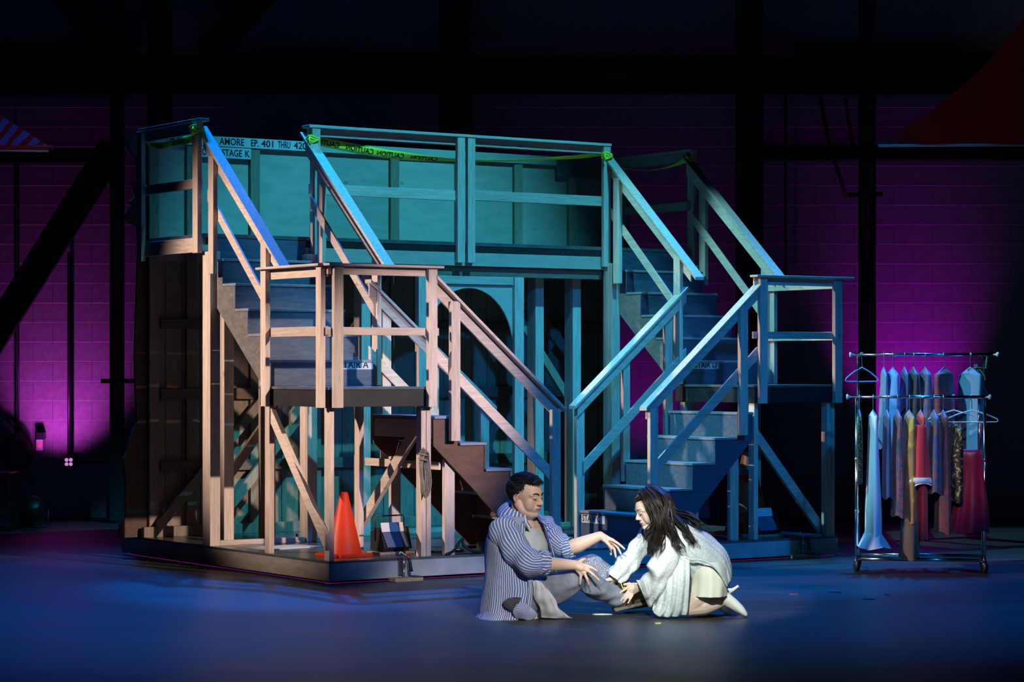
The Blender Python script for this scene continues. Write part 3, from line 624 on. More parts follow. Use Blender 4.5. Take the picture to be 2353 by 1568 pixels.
def sail(name, label, edge, ybot, D, mat, hem0, hem1, border=None):
    """hanging fabric with a cut upper edge: edge is a list of (px, py) from tip outward; gentle folds give it depth"""
    E_ = cat_rom([Vector((x, y, 0)) for x, y in edge], 8); bm = bmesh.new(); rows = []; rb = []
    o = pix(edge[0][0], ybot, D)
    for i, p in enumerate(E_):
        yb = ybot-(p.x-edge[0][0])*.002; col = []; cb = []
        for k in range(7):
            q = pix(p.x, yb+(p.y-yb)*k/6, D)-o; q.y += .018*math.sin(i*.3)*(.3+k/6); col.append(bm.verts.new(q)); cb.append(bm.verts.new(q+Vector((0, .012, 0))))
        rows.append(col); rb.append(cb)
    for a, b in zip(rows, rows[1:]):
        for k in range(6): bm.faces.new((a[k], a[k+1], b[k+1], b[k]))
    for a, b in zip(rb, rb[1:]):
        for k in range(6): bm.faces.new((a[k], b[k], b[k+1], a[k+1]))
    e = empty(name, o, 0, label, 'fabric sail')
    link('fabric', bm_mesh(bm), mat, e, True)
    tube('hem_batten', [pix(hem0, ybot+4, D)-o, pix((hem0+hem1)/2, ybot+3, D)-o, pix(hem1, ybot+2, D)-o], .012, 'hem_white', e)
    if border: tube('red_border', [pix(edge[0][0]-2, ybot-3, D)-o, pix(edge[-1][0], ybot-3, D)-o], .024, border, e)
    return e
sail('fabric_sail', 'large dark red fabric sail with a white hem hung at upper right', [(2008, 331), (2080, 292), (2150, 246), (2230, 181), (2292, 118), (2360, 32), (2420, -60)], 331, 21.5, 'sail_red', 2018, 2420)
sail('fabric_sail', 'small red striped fabric sail with blue light painted on its white stripes, at the left edge', [(124, 343), (90, 322), (50, 296), (0, 264), (-60, 226)], 343, 21.5, 'sail_striped', 112, -60, 'sail_red')

# ------------------------------------------------------------------ things along the left wall and in the dark
t = empty('par_lamp', floor_at(75, 1214), .25, 'black round floor lamp with a magenta rim by the left wall', 'stage lamp')
bm = bmesh.new(); n = 24; Rm = Matrix.Rotation(math.radians(-38), 4, 'X')
def ring_of(r, y): return [Rm@Vector((r*math.cos(2*math.pi*i/n), y, r*math.sin(2*math.pi*i/n)))+Vector((0, 0, .17)) for i in range(n)]
prof = [(.05, -.14), (.10, -.12), (.115, -.02), (.12, .10), (.128, .10), (.128, .125), (.112, .125), (.105, .10)]
rg = [[bm.verts.new(p) for p in ring_of(r, y)] for r, y in prof]
for a, b in zip(rg, rg[1:]):
    for i in range(n): bm.faces.new((a[i], a[(i+1) % n], b[(i+1) % n], b[i]))
bm.faces.new(rg[0]); link('lamp_can', bm_mesh(bm), 'black_plastic', t, True)
bm = bmesh.new(); v_ = [bm.verts.new(p) for p in ring_of(.106, .112)]; bm.faces.new(v_); link('lamp_lens', bm_mesh(bm), 'glow_magenta', t)
tube('lamp_yoke', [(-.15, 0, .18), (-.15, .02, .05), (-.13, .02, .012), (.13, .02, .012), (.15, .02, .05), (.15, 0, .18)], .01, 'black_plastic', t)
t = empty('cable_coil', pix(42, 1040, 25.4), 0, 'coil of dark cable hanging on the left block wall', 'cable coil')
for i in range(7):
    r = .155+.018*random.random(); oz = random.uniform(-.02, .02); ox = random.uniform(-.02, .02)
    tube('cable_loop', [(ox+r*.85*math.cos(a), -.01-.012*i+.01*math.sin(2*a), oz+r*1.12*math.sin(a)) for a in [2*math.pi*k/28 for k in range(28)]], .011, 'black_plastic', t, 6, True)
tube('cable_tail', [(.05, -.03, -.17), (.09, -.03, -.24), (.16, -.03, -.32)], .018, 'black_plastic', t); tube('hook', [(0, .205, .14), (0, -.1, .15), (0, -.11, .19)], .012, 'steel_dark', t)
t = empty('switch_box', pix(92, 1022, 25.5), 0, 'wall switch box with a glowing red indicator on the left wall', 'switch box')
bm = bmesh.new(); box_bm(bm, (-.035, -.04, -.06), (.035, .09, .055)); bevel(bm, .005); link('box_body', bm_mesh(bm), 'plastic_white', t)
bm = bmesh.new(); box_bm(bm, (-.03, -.05, .058), (.045, .09, .125)); bevel(bm, .004); link('box_lid', bm_mesh(bm), 'black_plastic', t)
emit('indicator_red', (1, .03, .1), 1.2); o = lathe('indicator', [(.016, 0), (.016, .006), (.009, .01)], 'indicator_red', t, 12); o.location = (0, -.04, -.01); o.rotation_euler = (math.pi/2, 0, 0)
t = empty('outlet_box', pix(160, 1062, 25.5), 0, 'wall outlet box with four round sockets glowing in place of reflected light below the thick conduit', 'outlet')
bm = bmesh.new(); box_bm(bm, (-.06, -.02, -.055), (.06, .09, .055)); bevel(bm, .004); link('box_body', bm_mesh(bm), 'black_plastic', t); emit('socket_glow', (.85, .35, .9), .7)  # emission put in for the magenta light the sockets reflect
for sx in (-1, 1):
    for sz in (-1, 1):
        o = lathe('socket', [(.019, 0), (.019, .004), (.015, .006)], 'socket_glow', t, 14); o.location = (sx*.022-.006, -.02, sz*.022); o.rotation_euler = (math.pi/2, 0, 0)
tube('side_conduit', [(.06, .03, .0), (.3, .03, 0), (.39, .03, 0)], .013, 'black_plastic', t)
t = empty('equipment_rack', floor_at(2, 1222), 0, 'black equipment rack cut off at the left edge of the picture', 'equipment rack')
bm = bmesh.new(); box_bm(bm, (-.35, 0, 0), (.09, .4, .56)); bevel(bm, .006); link('rack_body', bm_mesh(bm), 'black_plastic', t)
for i in range(5):
    bm = bmesh.new(); box_bm(bm, (-.33, -.008, .05+i*.1), (.07, .0, .13+i*.1)); bevel(bm, .003); link('rack_module', bm_mesh(bm), 'steel_dark', t)
bm = bmesh.new(); box_bm(bm, (.076, -.012, .03), (.088, -.001, .54)); link('rack_trim', bm_mesh(bm), 'zinc', t)
t = empty('equipment_case', floor_at(1688, 1222), .1, 'black ribbed equipment case standing behind stair C', 'equipment case')
bm = bmesh.new(); box_bm(bm, (-.18, 0, .03), (.16, .35, .50)); bevel(bm, .01); link('case_body', bm_mesh(bm), 'black_plastic', t)
for i in range(7):
    bm = bmesh.new(); box_bm(bm, (-.14, -.006, .07+i*.058), (.12, -.0005, .105+i*.058)); bevel(bm, .002); link('case_rib', bm_mesh(bm), 'steel_dark', t)
for sx in (-.13, .11):
    bm = bmesh.new(); box_bm(bm, (sx-.02, .04, 0), (sx+.02, .09, .031)); bevel(bm, .004); link('foot', bm_mesh(bm), 'black_plastic', t)
t = empty('wall_box', pix(1716, 742, 25.0), 0, 'small dark wall box with a red dot behind the right stair rail', 'wall box')
bm = bmesh.new(); box_bm(bm, (-.05, -.13, -.02), (.04, -.1005, .15)); bevel(bm, .005); link('box_body', bm_mesh(bm), 'steel_dark', t)
o = lathe('red_dot', [(.012, 0), (.012, .006), (.006, .009)], 'indicator_red', t, 10); o.location = (0, -.13, .05); o.rotation_euler = (math.pi/2, 0, 0)
# scraps on the stage floor
plain('scrap_red', (.6, .04, .12), .7); plain('scrap_yellow', (.75, .7, .1), .7)
for px, py, sx, sy, mt, lb in ((1384, 1413, .07, .022, 'paper', 'white paper scrap on the floor beside the brown shoe'), (1512, 1434, .03, .03, 'scrap_yellow', 'tiny yellow scrap on the floor below the white tunic'), (1826, 1367, .045, .02, 'scrap_red', 'leftmost red scrap on the dark floor at right'), (1918, 1362, .05, .02, 'scrap_red', 'pale red scrap on the floor left of the rack'), (1998, 1378, .05, .025, 'scrap_red', 'nearest red scrap on the floor below the rack'), (2040, 1368, .03, .02, 'scrap_red', 'small red scrap nearest the front of the rack'), (1868, 1366, .03, .02, 'scrap_red', 'red scrap between the pale shoe and the rack')):
    p = floor_at(px, py); n = 8; bm = bmesh.new()
    top = [bm.verts.new((sx*math.cos(2*math.pi*i/n)*random.uniform(.6, 1), sy*math.sin(2*math.pi*i/n)*random.uniform(.6, 1.3), .003+random.uniform(0, .004))) for i in range(n)]
    bot = [bm.verts.new((v.co.x, v.co.y, .0002)) for v in top]; bm.faces.new(top); bm.faces.new(bot[::-1])
    for i in range(n): bm.faces.new((bot[i], bot[(i+1) % n], top[(i+1) % n], top[i]))
    o = link('floor_scrap', bm_mesh(bm), mt); o.location = p; tag(o, lb, 'scrap', 'scraps on the stage floor')
# ================================================================== CLOTHES RACK
RA = math.radians(-9.5); RO = Vector((2.643, 18.9, 0)); ra = Vector((math.cos(RA), math.sin(RA), 0)); rb_ = Vector((-math.sin(RA), math.cos(RA), 0))
rk = empty('clothes_rack', RO, RA, 'chrome double-bar clothes rack on casters at the right', 'clothes rack')
RW, RD, ZF, ZR = .985, .44, 1.342, 1.668
for nm, z_, y_, e0, e1 in (('front_bar', ZF, 0, -.07, RW+.02), ('rear_bar', ZR, RD, -.06, RW+.09)):
    tube(nm, [(e0, y_, z_), (RW/2, y_, z_), (e1, y_, z_)], .013, 'chrome', rk, 10)
    for e in (e0, e1):
        o = lathe('end_cap', [(.016, -.008), (.02, -.004), (.02, .006), (.012, .01)], 'plastic_white', rk, 12); o.location = (e, y_, z_); o.rotation_euler = (0, math.pi/2, 0)
for x_ in (0, RW-.02):
    for y_, z_ in ((0, ZF), (RD, ZR)):
        tube('upright_post', [(x_, y_, .10), (x_, y_, .5), (x_, y_, z_-.012)], .013, 'chrome', rk, 10)
        for zz in (.45, .85): o = lathe('collar', [(.0135, 0), (.018, .004), (.018, .022), (.0135, .026)], 'chrome', rk, 12); o.location = (x_, y_, zz)
    tube('side_link', [(x_, .0, 1.22), (x_, RD, 1.22)], .008, 'chrome', rk); tube('base_link', [(x_, -.02, .105), (x_, RD+.02, .105)], .013, 'chrome', rk)
    for y_ in (0, RD):
        w_ = lathe('caster_wheel', [(.02, -.016), (.042, -.014), (.045, -.006), (.045, .006), (.042, .014), (.02, .016)], 'black_plastic', rk, 16); w_.location = (x_, y_+.02, .046); w_.rotation_euler = (0, math.pi/2, .35)
        tube('caster_fork', [(x_, y_, .1), (x_-.005, y_+.01, .075), (x_-.018, y_+.02, .046)], .011, 'chrome', rk)
for y_ in (0, RD): tube('base_bar', [(0, y_, .10), (RW/2, y_, .10), (RW-.02, y_, .10)], .014, 'chrome', rk, 10)
tube('inner_post', [(RW-.06, .02, .65), (RW-.06, .02, 1.0), (RW-.06, .02, ZF-.01)], .011, 'chrome', rk, 10)
def cloth_mat(name, col, col2=None, scale=14, rough=.75, thresh=.5, metal=0, sheen=.2):
    m, nt, b = new_mat(name); b.inputs['Roughness'].default_value = rough; b.inputs['Sheen Weight'].default_value = sheen; b.inputs['Metallic'].default_value = metal
    b.inputs['Base Color'].default_value = (*col, 1)
    if col2:
        tc = nt.nodes.new('ShaderNodeTexCoord'); n = nt.nodes.new('ShaderNodeTexNoise'); n.inputs['Scale'].default_value = scale; n.inputs['Detail'].default_value = 2
        r = nt.nodes.new('ShaderNodeValToRGB'); r.color_ramp.elements[0].position = thresh-.04; r.color_ramp.elements[1].position = thresh+.04
        r.color_ramp.elements[0].color = (*col, 1); r.color_ramp.elements[1].color = (*col2, 1)
        nt.links.new(tc.outputs['Object'], n.inputs['Vector']); nt.links.new(n.outputs['Fac'], r.inputs[0]); nt.links.new(r.outputs[0], b.inputs['Base Color'])
    return m
cloth_mat('c_pale', (.55, .66, .75)); cloth_mat('c_sequin', (.02, .02, .02), (.55, .42, .2), 90, .25, .62, .6); cloth_mat('c_navy', (.03, .05, .14)); cloth_mat('c_maroon', (.20, .06, .07), (.05, .05, .12), 26)
cloth_mat('c_mustard', (.55, .34, .05), (.35, .16, .05), 9); cloth_mat('c_red', (.70, .03, .04)); cloth_mat('c_satin', (.62, .015, .05), None, 10, .32); cloth_mat('c_bluepat', (.04, .07, .2), (.15, .08, .1), 22); cloth_mat('c_gold', (.025, .02, .018), (.5, .36, .12), 34, .35, .56, .4)
cloth_mat('c_brown', (.12, .08, .05)); cloth_mat('c_blue', (.10, .26, .55)); cloth_mat('c_black', (.02, .02, .025)); cloth_mat('c_white', (.8, .78, .75)); cloth_mat('c_wine', (.18, .03, .04), (.1, .03, .05), 12); cloth_mat('c_denim', (.12, .22, .36))
plain('hanger_blue', (.16, .26, .5), .4); plain('hanger_clear', (.5, .55, .52), .25); plain('strap_green', (.05, .13, .10), .5)
def hanger(s, bar, yaw, label, mat='hanger_blue', w_=.2, drop=.07):
    zb = ZF if bar == 'f' else ZR; y_ = 0 if bar == 'f' else RD
    e = empty('clothes_hanger', RO+ra*s+rb_*y_+Vector((0, 0, zb-.10)), RA+yaw, label, 'hanger', 'hangers on the clothes rack')
    hook = [Vector((.0, 0, .0)), Vector((0, 0, .07))]+[Vector((.020*math.sin(a)*-1+.0, 0, .0985+.0185*-math.cos(a))) for a in [math.radians(d) for d in (20, 70, 120, 180, 230, 280)]]
    tube('hook', hook, .0035, 'zinc', e, 6)
    tube('frame', [(0, 0, 0), (w_*.5, 0, -drop*.4), (w_*.96, 0, -drop*.95), (w_, 0, -drop-.012), (w_*.92, 0, -drop-.02), (0, 0, -drop-.022), (-w_*.92, 0, -drop-.02), (-w_, 0, -drop-.012), (-w_*.96, 0, -drop*.95), (-w_*.5, 0, -drop*.4)], .006, mat, e, 6, True)
    return e
GN = [0]
def garment(s, bar, yaw, label, prof, mat, cat='garment', top=.11, parts=(), folds=5, name='hanging_garment', mk_hanger=True, fold_amp=.18):
    """prof: (distance below the top, half breadth along the hanger, half thickness)"""
    zb = ZF if bar == 'f' else ZR; y_ = 0 if bar == 'f' else RD; GN[0] += 1; ph = GN[0]*1.7
    e = empty(name, RO+ra*s+rb_*y_+Vector((0, 0, zb-top)), RA+yaw, label, cat, 'costumes on the clothes rack')
    def body(nm, pr, m, ox=0, oz=0, oy=0, par=e):
        pts = cat_rom([Vector((a, b, c)) for a, b, c in pr], 5); n = 40; bm = bmesh.new(); rows = []
        for i, p in enumerate(pts):
            f = i/len(pts); row = []
            for k in range(n):
                t = 2*math.pi*k/n; rip = 1+fold_amp*f*math.sin(folds*t+ph+2*f)+.07*f*math.sin((2*folds+3)*t+ph*2)
                sg = lambda c_: math.copysign(abs(c_)**.8, c_)
                row.append(bm.verts.new((ox+p.y*sg(math.cos(t))*(1+.25*(rip-1))+.01*f*math.sin(ph+6*f), oy+p.z*sg(math.sin(t))*rip*(1+.0), oz-p.x+.012*f*math.sin(3*t+ph)*(i == len(pts)-1))))
            rows.append(row)
        for a, b in zip(rows, rows[1:]):
            for k in range(n): bm.faces.new((a[k], a[(k+1) % n], b[(k+1) % n], b[k]))
        bm.faces.new(rows[0][::-1]); return link(nm, bm_mesh(bm), m, par, True)
    body('cloth', prof, mat)
    for nm, pr, m, ox, oz, oy in parts: body(nm, pr, m, ox, oz, oy)
    return e
PI2 = math.pi/2
def up(s, bar, lab, prof, mat, hl, yaw=PI2+.15, **k):
    hanger(s, bar, yaw, hl, w_=min(.2, max(p[1] for p in prof[:3])-.01)); return garment(s, bar, yaw, lab, prof, mat, **k)
SH = lambda w0, l, w1, t0=.02, t1=.06: (lambda t0, t1: [(0, .025, .010), (.035, w0*.7, t0), (.075, w0, t0), (l*.4, w0*.95, t0*1.6), (l*.75, (w0+w1)/2, t1), (l, w1, t1)])(t0*.8, t1*.68)
up(.02, 'f', 'black and gold sequined strip at the left end of the front bar', SH(.10, .55, .12, .018, .03), 'c_sequin', 'hanger holding the black and gold sequined strip')
up(.125, 'f', 'pale blue ruffled shirt hanging long on the front bar', SH(.17, 1.03, .20, .03, .075), 'c_pale', 'hanger holding the pale blue ruffled shirt', parts=(('ruffle', [(0, .18, .055), (.04, .2, .075), (.11, .25, .11)], 'c_pale', 0, -.93, 0),))
up(.23, 'f', 'navy dress with a magenta edge right of the pale shirt', SH(.16, .66, .18, .02, .04), 'c_navy', 'hanger holding the navy dress with magenta edge')
up(.31, 'f', 'maroon patterned dress in the middle of the front bar', SH(.18, .80, .2, .025, .05), 'c_maroon', 'hanger holding the maroon patterned dress')
up(.40, 'f', 'mustard yellow dress with brown lower skirt', SH(.18, .84, .19, .035, .065), 'c_mustard', 'hanger holding the mustard dress', parts=(('lower_skirt', [(0, .17, .055), (.12, .18, .06), (.3, .19, .065)], 'c_brown', 0, -.82, 0),))
up(.485, 'f', 'bright red coat with a white cuff on the front bar', SH(.16, .98, .14, .03, .06), 'c_red', 'hanger holding the bright red coat', parts=(('sleeve', [(0, .05, .045), (.2, .055, .055), (.44, .06, .075)], 'c_red', -.12, -.10, .02), ('white_cuff', [(0, .062, .078), (.03, .066, .084), (.055, .06, .078)], 'c_white', -.12, -.50, .02)))
up(.585, 'f', 'dark blue patterned blouse right of the red coat', SH(.18, .62, .18, .03, .06), 'c_bluepat', 'hanger holding the dark blue patterned blouse')
up(.655, 'f', 'dark wine coloured skirt hanging low behind the blouse', SH(.15, .92, .2, .03, .07), 'c_wine', 'hanger holding the dark wine skirt')
hanger(.735, 'f', .12, 'pale empty hanger left of the red satin slip', 'hanger_clear'); garment(.735, 'f', PI2+.3, 'black and gold sequined jacket near the red satin slip', SH(.18, .60, .17, .035, .07), 'c_gold', top=.19)
hanger(.87, 'f', .10, 'pale wide hanger carrying the red satin slip', 'hanger_clear')
sl = garment(.86, 'f', .10, 'red satin slip dress hanging face-on at the right of the rack', [(.0, .075, .02), (.04, .09, .035), (.2, .10, .04), (.45, .13, .06), (.63, .145, .07)], 'c_satin', top=.40, folds=7, fold_amp=.3)
for sx in (-1, 1): tube('shoulder_strap', [(sx*.06, -.02, 0), (sx*.07, -.012, .10), (sx*.08, 0, .215)], .006, 'c_satin', sl, 6)
# rear bar
hanger(.03, 'r', .25, 'empty blue hanger at the left end of the rear bar', 'hanger_blue', .13, .09)
up(.20, 'r', 'grey-blue patterned scarf top on the rear bar', SH(.15, .62, .13, .02, .05), 'c_denim', 'hanger holding the grey-blue scarf top')
up(.27, 'r', 'bright blue jacket on the rear bar', SH(.2, .78, .2, .04, .06), 'c_blue', 'hanger holding the bright blue jacket')
up(.36, 'r', 'thin navy vest on the rear bar beside the bright blue jacket', SH(.18, .7, .17, .02, .035), 'c_navy', 'hanger holding the thin navy vest')
up(.43, 'r', 'black jacket in the middle of the rear bar', SH(.2, .85, .2, .035, .05), 'c_black', 'hanger holding the black jacket')
up(.52, 'r', 'dark blue suit jacket with pale lapel on the rear bar', SH(.2, .9, .2, .04, .06), 'c_bluepat', 'hanger holding the dark blue suit jacket')
up(.665, 'r', 'dark wine red coat leaning at the gap of the rear bar', SH(.2, .9, .22, .05, .075), 'c_wine', 'hanger holding the dark wine coat', yaw=PI2-.3)
up(.865, 'r', 'blue draped dress at the right of the rear bar', SH(.16, .9, .2, .04, .08), 'c_denim', 'hanger holding the blue draped dress', yaw=PI2+.5)
t = empty('strap_bundle', RO+ra*(RW-.02)+rb_*RD+Vector((0, 0, ZR-.10)), RA, 'tangle of green straps hung on the rear right post', 'straps')
for i in range(6):
    x = random.uniform(-.08, .04); tube('strap', cat_rom([(x, -.02, random.uniform(-.03, .03)), (x+random.uniform(-.05, .05), -.035, -.08), (x+random.uniform(-.05, .08), -.03, -.16), (x+random.uniform(-.02, .1), -.025, -.23)], 4), .007, 'strap_green', t, 6)
tube('strap', [(-.12, -.02, -.02), (-.05, -.03, .0), (.02, -.02, -.01), (.03, .0, .09)], .008, 'strap_green', t, 6)
# ================================================================== PEOPLE
DP = 15.5
def pp(px, py, dy=0.0): return pix(px, py, DP+dy)
def ico(bm, c, M, sub=2):
    """ellipsoid: M = 3x3 matrix whose columns are the half axes"""
    r = bmesh.ops.create_icosphere(bm, subdivisions=sub, radius=1.0)
    for v in r['verts']: v.co = Vector(c)+M@v.co
def ball(bm, c, r, sub=2): ico(bm, c, Matrix.Diagonal((r, r, r)), sub)
def limb(bm, pts, rad, n=14):
    for i in range(len(pts)-1):
        a, b = Vector(pts[i]), Vector(pts[i+1]); t = (b-a); L = t.length
        if L < 1e-6: continue
        t /= L; x = t.orthogonal().normalized(); y = t.cross(x)
        R = [[bm.verts.new(p+(x*math.cos(2*math.pi*k/n)+y*math.sin(2*math.pi*k/n))*r) for k in range(n)] for p, r in ((a, rad[i]), (b, rad[i+1]))]
        for k in range(n): bm.faces.new((R[0][k], R[0][(k+1) % n], R[1][(k+1) % n], R[1][k]))
        bm.faces.new(R[0][::-1]); bm.faces.new(R[1])
    for p, r in zip(pts, rad): ball(bm, p, r*.999)
def fuse(bm, voxel, it=3, fac=.5):
    bmesh.ops.recalc_face_normals(bm, faces=bm.faces[:])
    me = bpy.data.meshes.new('raw'); bm.to_mesh(me); bm.free()
    o = bpy.data.objects.new('raw', me); COL.objects.link(o)
    m = o.modifiers.new('r', 'REMESH'); m.mode = 'VOXEL'; m.voxel_size = voxel
    if it: s = o.modifiers.new('s', 'SMOOTH'); s.iterations = it; s.factor = fac
    dg = bpy.context.evaluated_depsgraph_get(); out = bpy.data.meshes.new_from_object(o.evaluated_get(dg))
    bpy.data.objects.remove(o); bpy.data.meshes.remove(me); return out
def place(o, org): o.data.transform(Matrix.Translation(-Vector(org))); return o
def loft(rings, nseg, nu, arc=(0, 2*math.pi), disp=None, capped=False, power=1.0):
    C = cat_rom([r[0] for r in rings], nseg); A = cat_rom([r[1] for r in rings], nseg); B = cat_rom([r[2] for r in rings], nseg)
    full = arc[1]-arc[0] > 2*math.pi-1e-4; cols = nu if full else nu+1
    bm = bmesh.new(); uv = bm.loops.layers.uv.new('UVMap'); rows = []; m = len(C)
    for i in range(m):
        f = i/(m-1); row = []
        for k in range(cols):
            g = k/nu; t = arc[0]+(arc[1]-arc[0])*g; ct, st = math.cos(t), math.sin(t)
            if power != 1: ct, st = math.copysign(abs(ct)**power, ct), math.copysign(abs(st)**power, st)
            d = A[i]*ct+B[i]*st; p = C[i]+d
            if disp and d.length > 1e-6: p = p+d.normalized()*disp(p, f, t)
            row.append(bm.verts.new(p))
        rows.append(row)
    for i in range(m-1):
        for k in range(nu):
            k2 = (k+1) % cols
            fc = bm.faces.new((rows[i][k], rows[i][k2], rows[i+1][k2], rows[i+1][k]))
            for lp, (gu, gv) in zip(fc.loops, ((k/nu, i/(m-1)), ((k+1)/nu, i/(m-1)), ((k+1)/nu, (i+1)/(m-1)), (k/nu, (i+1)/(m-1)))): lp[uv].uv = (gu, gv)
    if capped and full: bm.faces.new(rows[0]); bm.faces.new(rows[-1][::-1])
    return bm
def cloth(name, bm, mat, parent, org, thick=.0, sub=0):
    o = link(name, bm_mesh(bm, name), mat, parent, True); place(o, org)
    if thick: s = o.modifiers.new('thick', 'SOLIDIFY'); s.thickness = thick; s.offset = -1
    return o
def wr(scale, amp, sx=1, sy=1, sz=1, seed=0):
    return lambda p, f, t: amp*noise.noise(Vector((p.x*sx, p.y*sy, p.z*sz))*scale+Vector((seed, seed*.7, 0)))
def axes(t, ref):
    """two unit vectors across direction t, the first closest to ref"""
    t = Vector(t).normalized(); a = (Vector(ref)-t*Vector(ref).dot(t)).normalized(); return a, t.cross(a)
def tube_rings(pts, ra, rb=None, ref=(0, -1, 0)):
    P = [Vector(p) for p in pts]; rb = rb or ra; out = []
    for i, p in enumerate(P):
        t = P[min(i+1, len(P)-1)]-P[max(i-1, 0)]; a, b = axes(t, ref); out.append((p, a*ra[i], b*rb[i]))
    return out
# ---- materials for people
def skin_mat(name, rough=.5):
    m, nt, b = new_mat(name); a = nt.nodes.new('ShaderNodeAttribute'); a.attribute_name = 'tint'
    n = nt.nodes.new('ShaderNodeTexNoise'); n.inputs['Scale'].default_value = 160; tc = nt.nodes.new('ShaderNodeTexCoord'); bp = nt.nodes.new('ShaderNodeBump'); bp.inputs['Strength'].default_value = .06; bp.inputs['Distance'].default_value = .002
    nt.links.new(tc.outputs['Object'], n.inputs['Vector']); nt.links.new(n.outputs['Fac'], bp.inputs['Height']); nt.links.new(bp.outputs[0], b.inputs['Normal'])
    nt.links.new(a.outputs['Color'], b.inputs['Base Color']); b.inputs['Roughness'].default_value = rough; b.inputs['Subsurface Weight'].default_value = .12; b.inputs['Subsurface Radius'].default_value = (.012, .005, .003); b.inputs['Subsurface Scale'].default_value = .6
    b.inputs['Specular IOR Level'].default_value = .35
skin_mat('skin')
def tint(me, fn):
    ca = me.color_attributes.new('tint', 'FLOAT_COLOR', 'POINT')
    for i, v in enumerate(me.vertices): ca.data[i].color = (*fn(v.co), 1)
def stripe_mat(name, n, base, line, frac):
    m, nt, b = new_mat(name); L = nt.links.new
    uv = nt.nodes.new('ShaderNodeTexCoord'); sp = nt.nodes.new('ShaderNodeSeparateXYZ'); L(uv.outputs['UV'], sp.inputs[0])
    nz = nt.nodes.new('ShaderNodeTexNoise'); nz.inputs['Scale'].default_value = 9; L(uv.outputs['Object'], nz.inputs['Vector'])
    ma = nt.nodes.new('ShaderNodeMath'); ma.operation = 'MULTIPLY'; ma.inputs[1].default_value = n; L(sp.outputs[0], ma.inputs[0])
    mb = nt.nodes.new('ShaderNodeMath'); mb.operation = 'MULTIPLY_ADD'; mb.inputs[1].default_value = 1.4; L(nz.outputs['Fac'], mb.inputs[0]); L(ma.outputs[0], mb.inputs[2])
    fr_ = nt.nodes.new('ShaderNodeMath'); fr_.operation = 'FRACT'; L(mb.outputs[0], fr_.inputs[0])
    lt_ = nt.nodes.new('ShaderNodeMath'); lt_.operation = 'LESS_THAN'; lt_.inputs[1].default_value = frac; L(fr_.outputs[0], lt_.inputs[0])
    mx = nt.nodes.new('ShaderNodeMixRGB'); mx.inputs[1].default_value = (*base, 1); mx.inputs[2].default_value = (*line, 1); L(lt_.outputs[0], mx.inputs[0]); L(mx.outputs[0], b.inputs['Base Color'])
    n2 = nt.nodes.new('ShaderNodeTexNoise'); n2.inputs['Scale'].default_value = 26; n2.inputs['Detail'].default_value = 4; L(uv.outputs['Object'], n2.inputs['Vector'])
    bp = nt.nodes.new('ShaderNodeBump'); bp.inputs['Strength'].default_value = .5; bp.inputs['Distance'].default_value = .012; L(n2.outputs['Fac'], bp.inputs['Height']); L(bp.outputs[0], b.inputs['Normal'])
    b.inputs['Roughness'].default_value = .85; b.inputs['Specular IOR Level'].default_value = .15
BLUE, WHT = (.125, .185, .42), (.72, .74, .78)
stripe_mat('shirt_torso', 78, BLUE, WHT, .30); stripe_mat('shirt_sleeve', 30, BLUE, WHT, .30); stripe_mat('shirt_small', 24, BLUE, WHT, .30)
def denim_mat(name, splat):
    m, nt, b = new_mat(name); L = nt.links.new; tc = nt.nodes.new('ShaderNodeTexCoord')
    n = nt.nodes.new('ShaderNodeTexNoise'); n.inputs['Scale'].default_value = 11; n.inputs['Detail'].default_value = 6; L(tc.outputs['Object'], n.inputs['Vector'])
    r = nt.nodes.new('ShaderNodeValToRGB'); r.color_ramp.elements[0].position = .3; r.color_ramp.elements[1].position = .72; r.color_ramp.elements[0].color = (.12, .14, .18, 1); r.color_ramp.elements[1].color = (.27, .31, .38, 1); L(n.outputs['Fac'], r.inputs[0]); out = r.outputs[0]
    if splat:
        for sc, th_, col in ((85, .24, (.75, .75, .72)), (60, .17, (.6, .12, .2))):
            v = nt.nodes.new('ShaderNodeTexVoronoi'); v.inputs['Scale'].default_value = sc; v.inputs['Randomness'].default_value = 1; L(tc.outputs['Object'], v.inputs['Vector'])
            lt_ = nt.nodes.new('ShaderNodeMath'); lt_.operation = 'LESS_THAN'; lt_.inputs[1].default_value = th_; L(v.outputs['Distance'], lt_.inputs[0])
            mx = nt.nodes.new('ShaderNodeMixRGB'); mx.inputs[2].default_value = (*col, 1); L(out, mx.inputs[1]); L(lt_.outputs[0], mx.inputs[0]); out = mx.outputs[0]
    L(out, b.inputs['Base Color']); b.inputs['Roughness'].default_value = .9; b.inputs['Specular IOR Level'].default_value = .1
    bp = nt.nodes.new('ShaderNodeBump'); bp.inputs['Strength'].default_value = .5; bp.inputs['Distance'].default_value = .01; L(n.outputs['Fac'], bp.inputs['Height']); L(bp.outputs[0], b.inputs['Normal'])
plain('denim_dark', (.06, .062, .075), .9, noise_amt=.3, noise_scale=20); denim_mat('denim', False); denim_mat('denim_splashed', True)
plain('tank_grey', (.50, .53, .52), .9, noise_amt=.1, noise_scale=14, bump=.4); plain('hair_black', (.007, .007, .009), .55, spec=.35); plain('hair_brown', (.014, .009, .007), .40, spec=.45, noise_amt=.5, noise_scale=30); plain('brow_hair', (.015, .011, .010), .8); plain('brow_soft', (.09, .06, .05), .8)
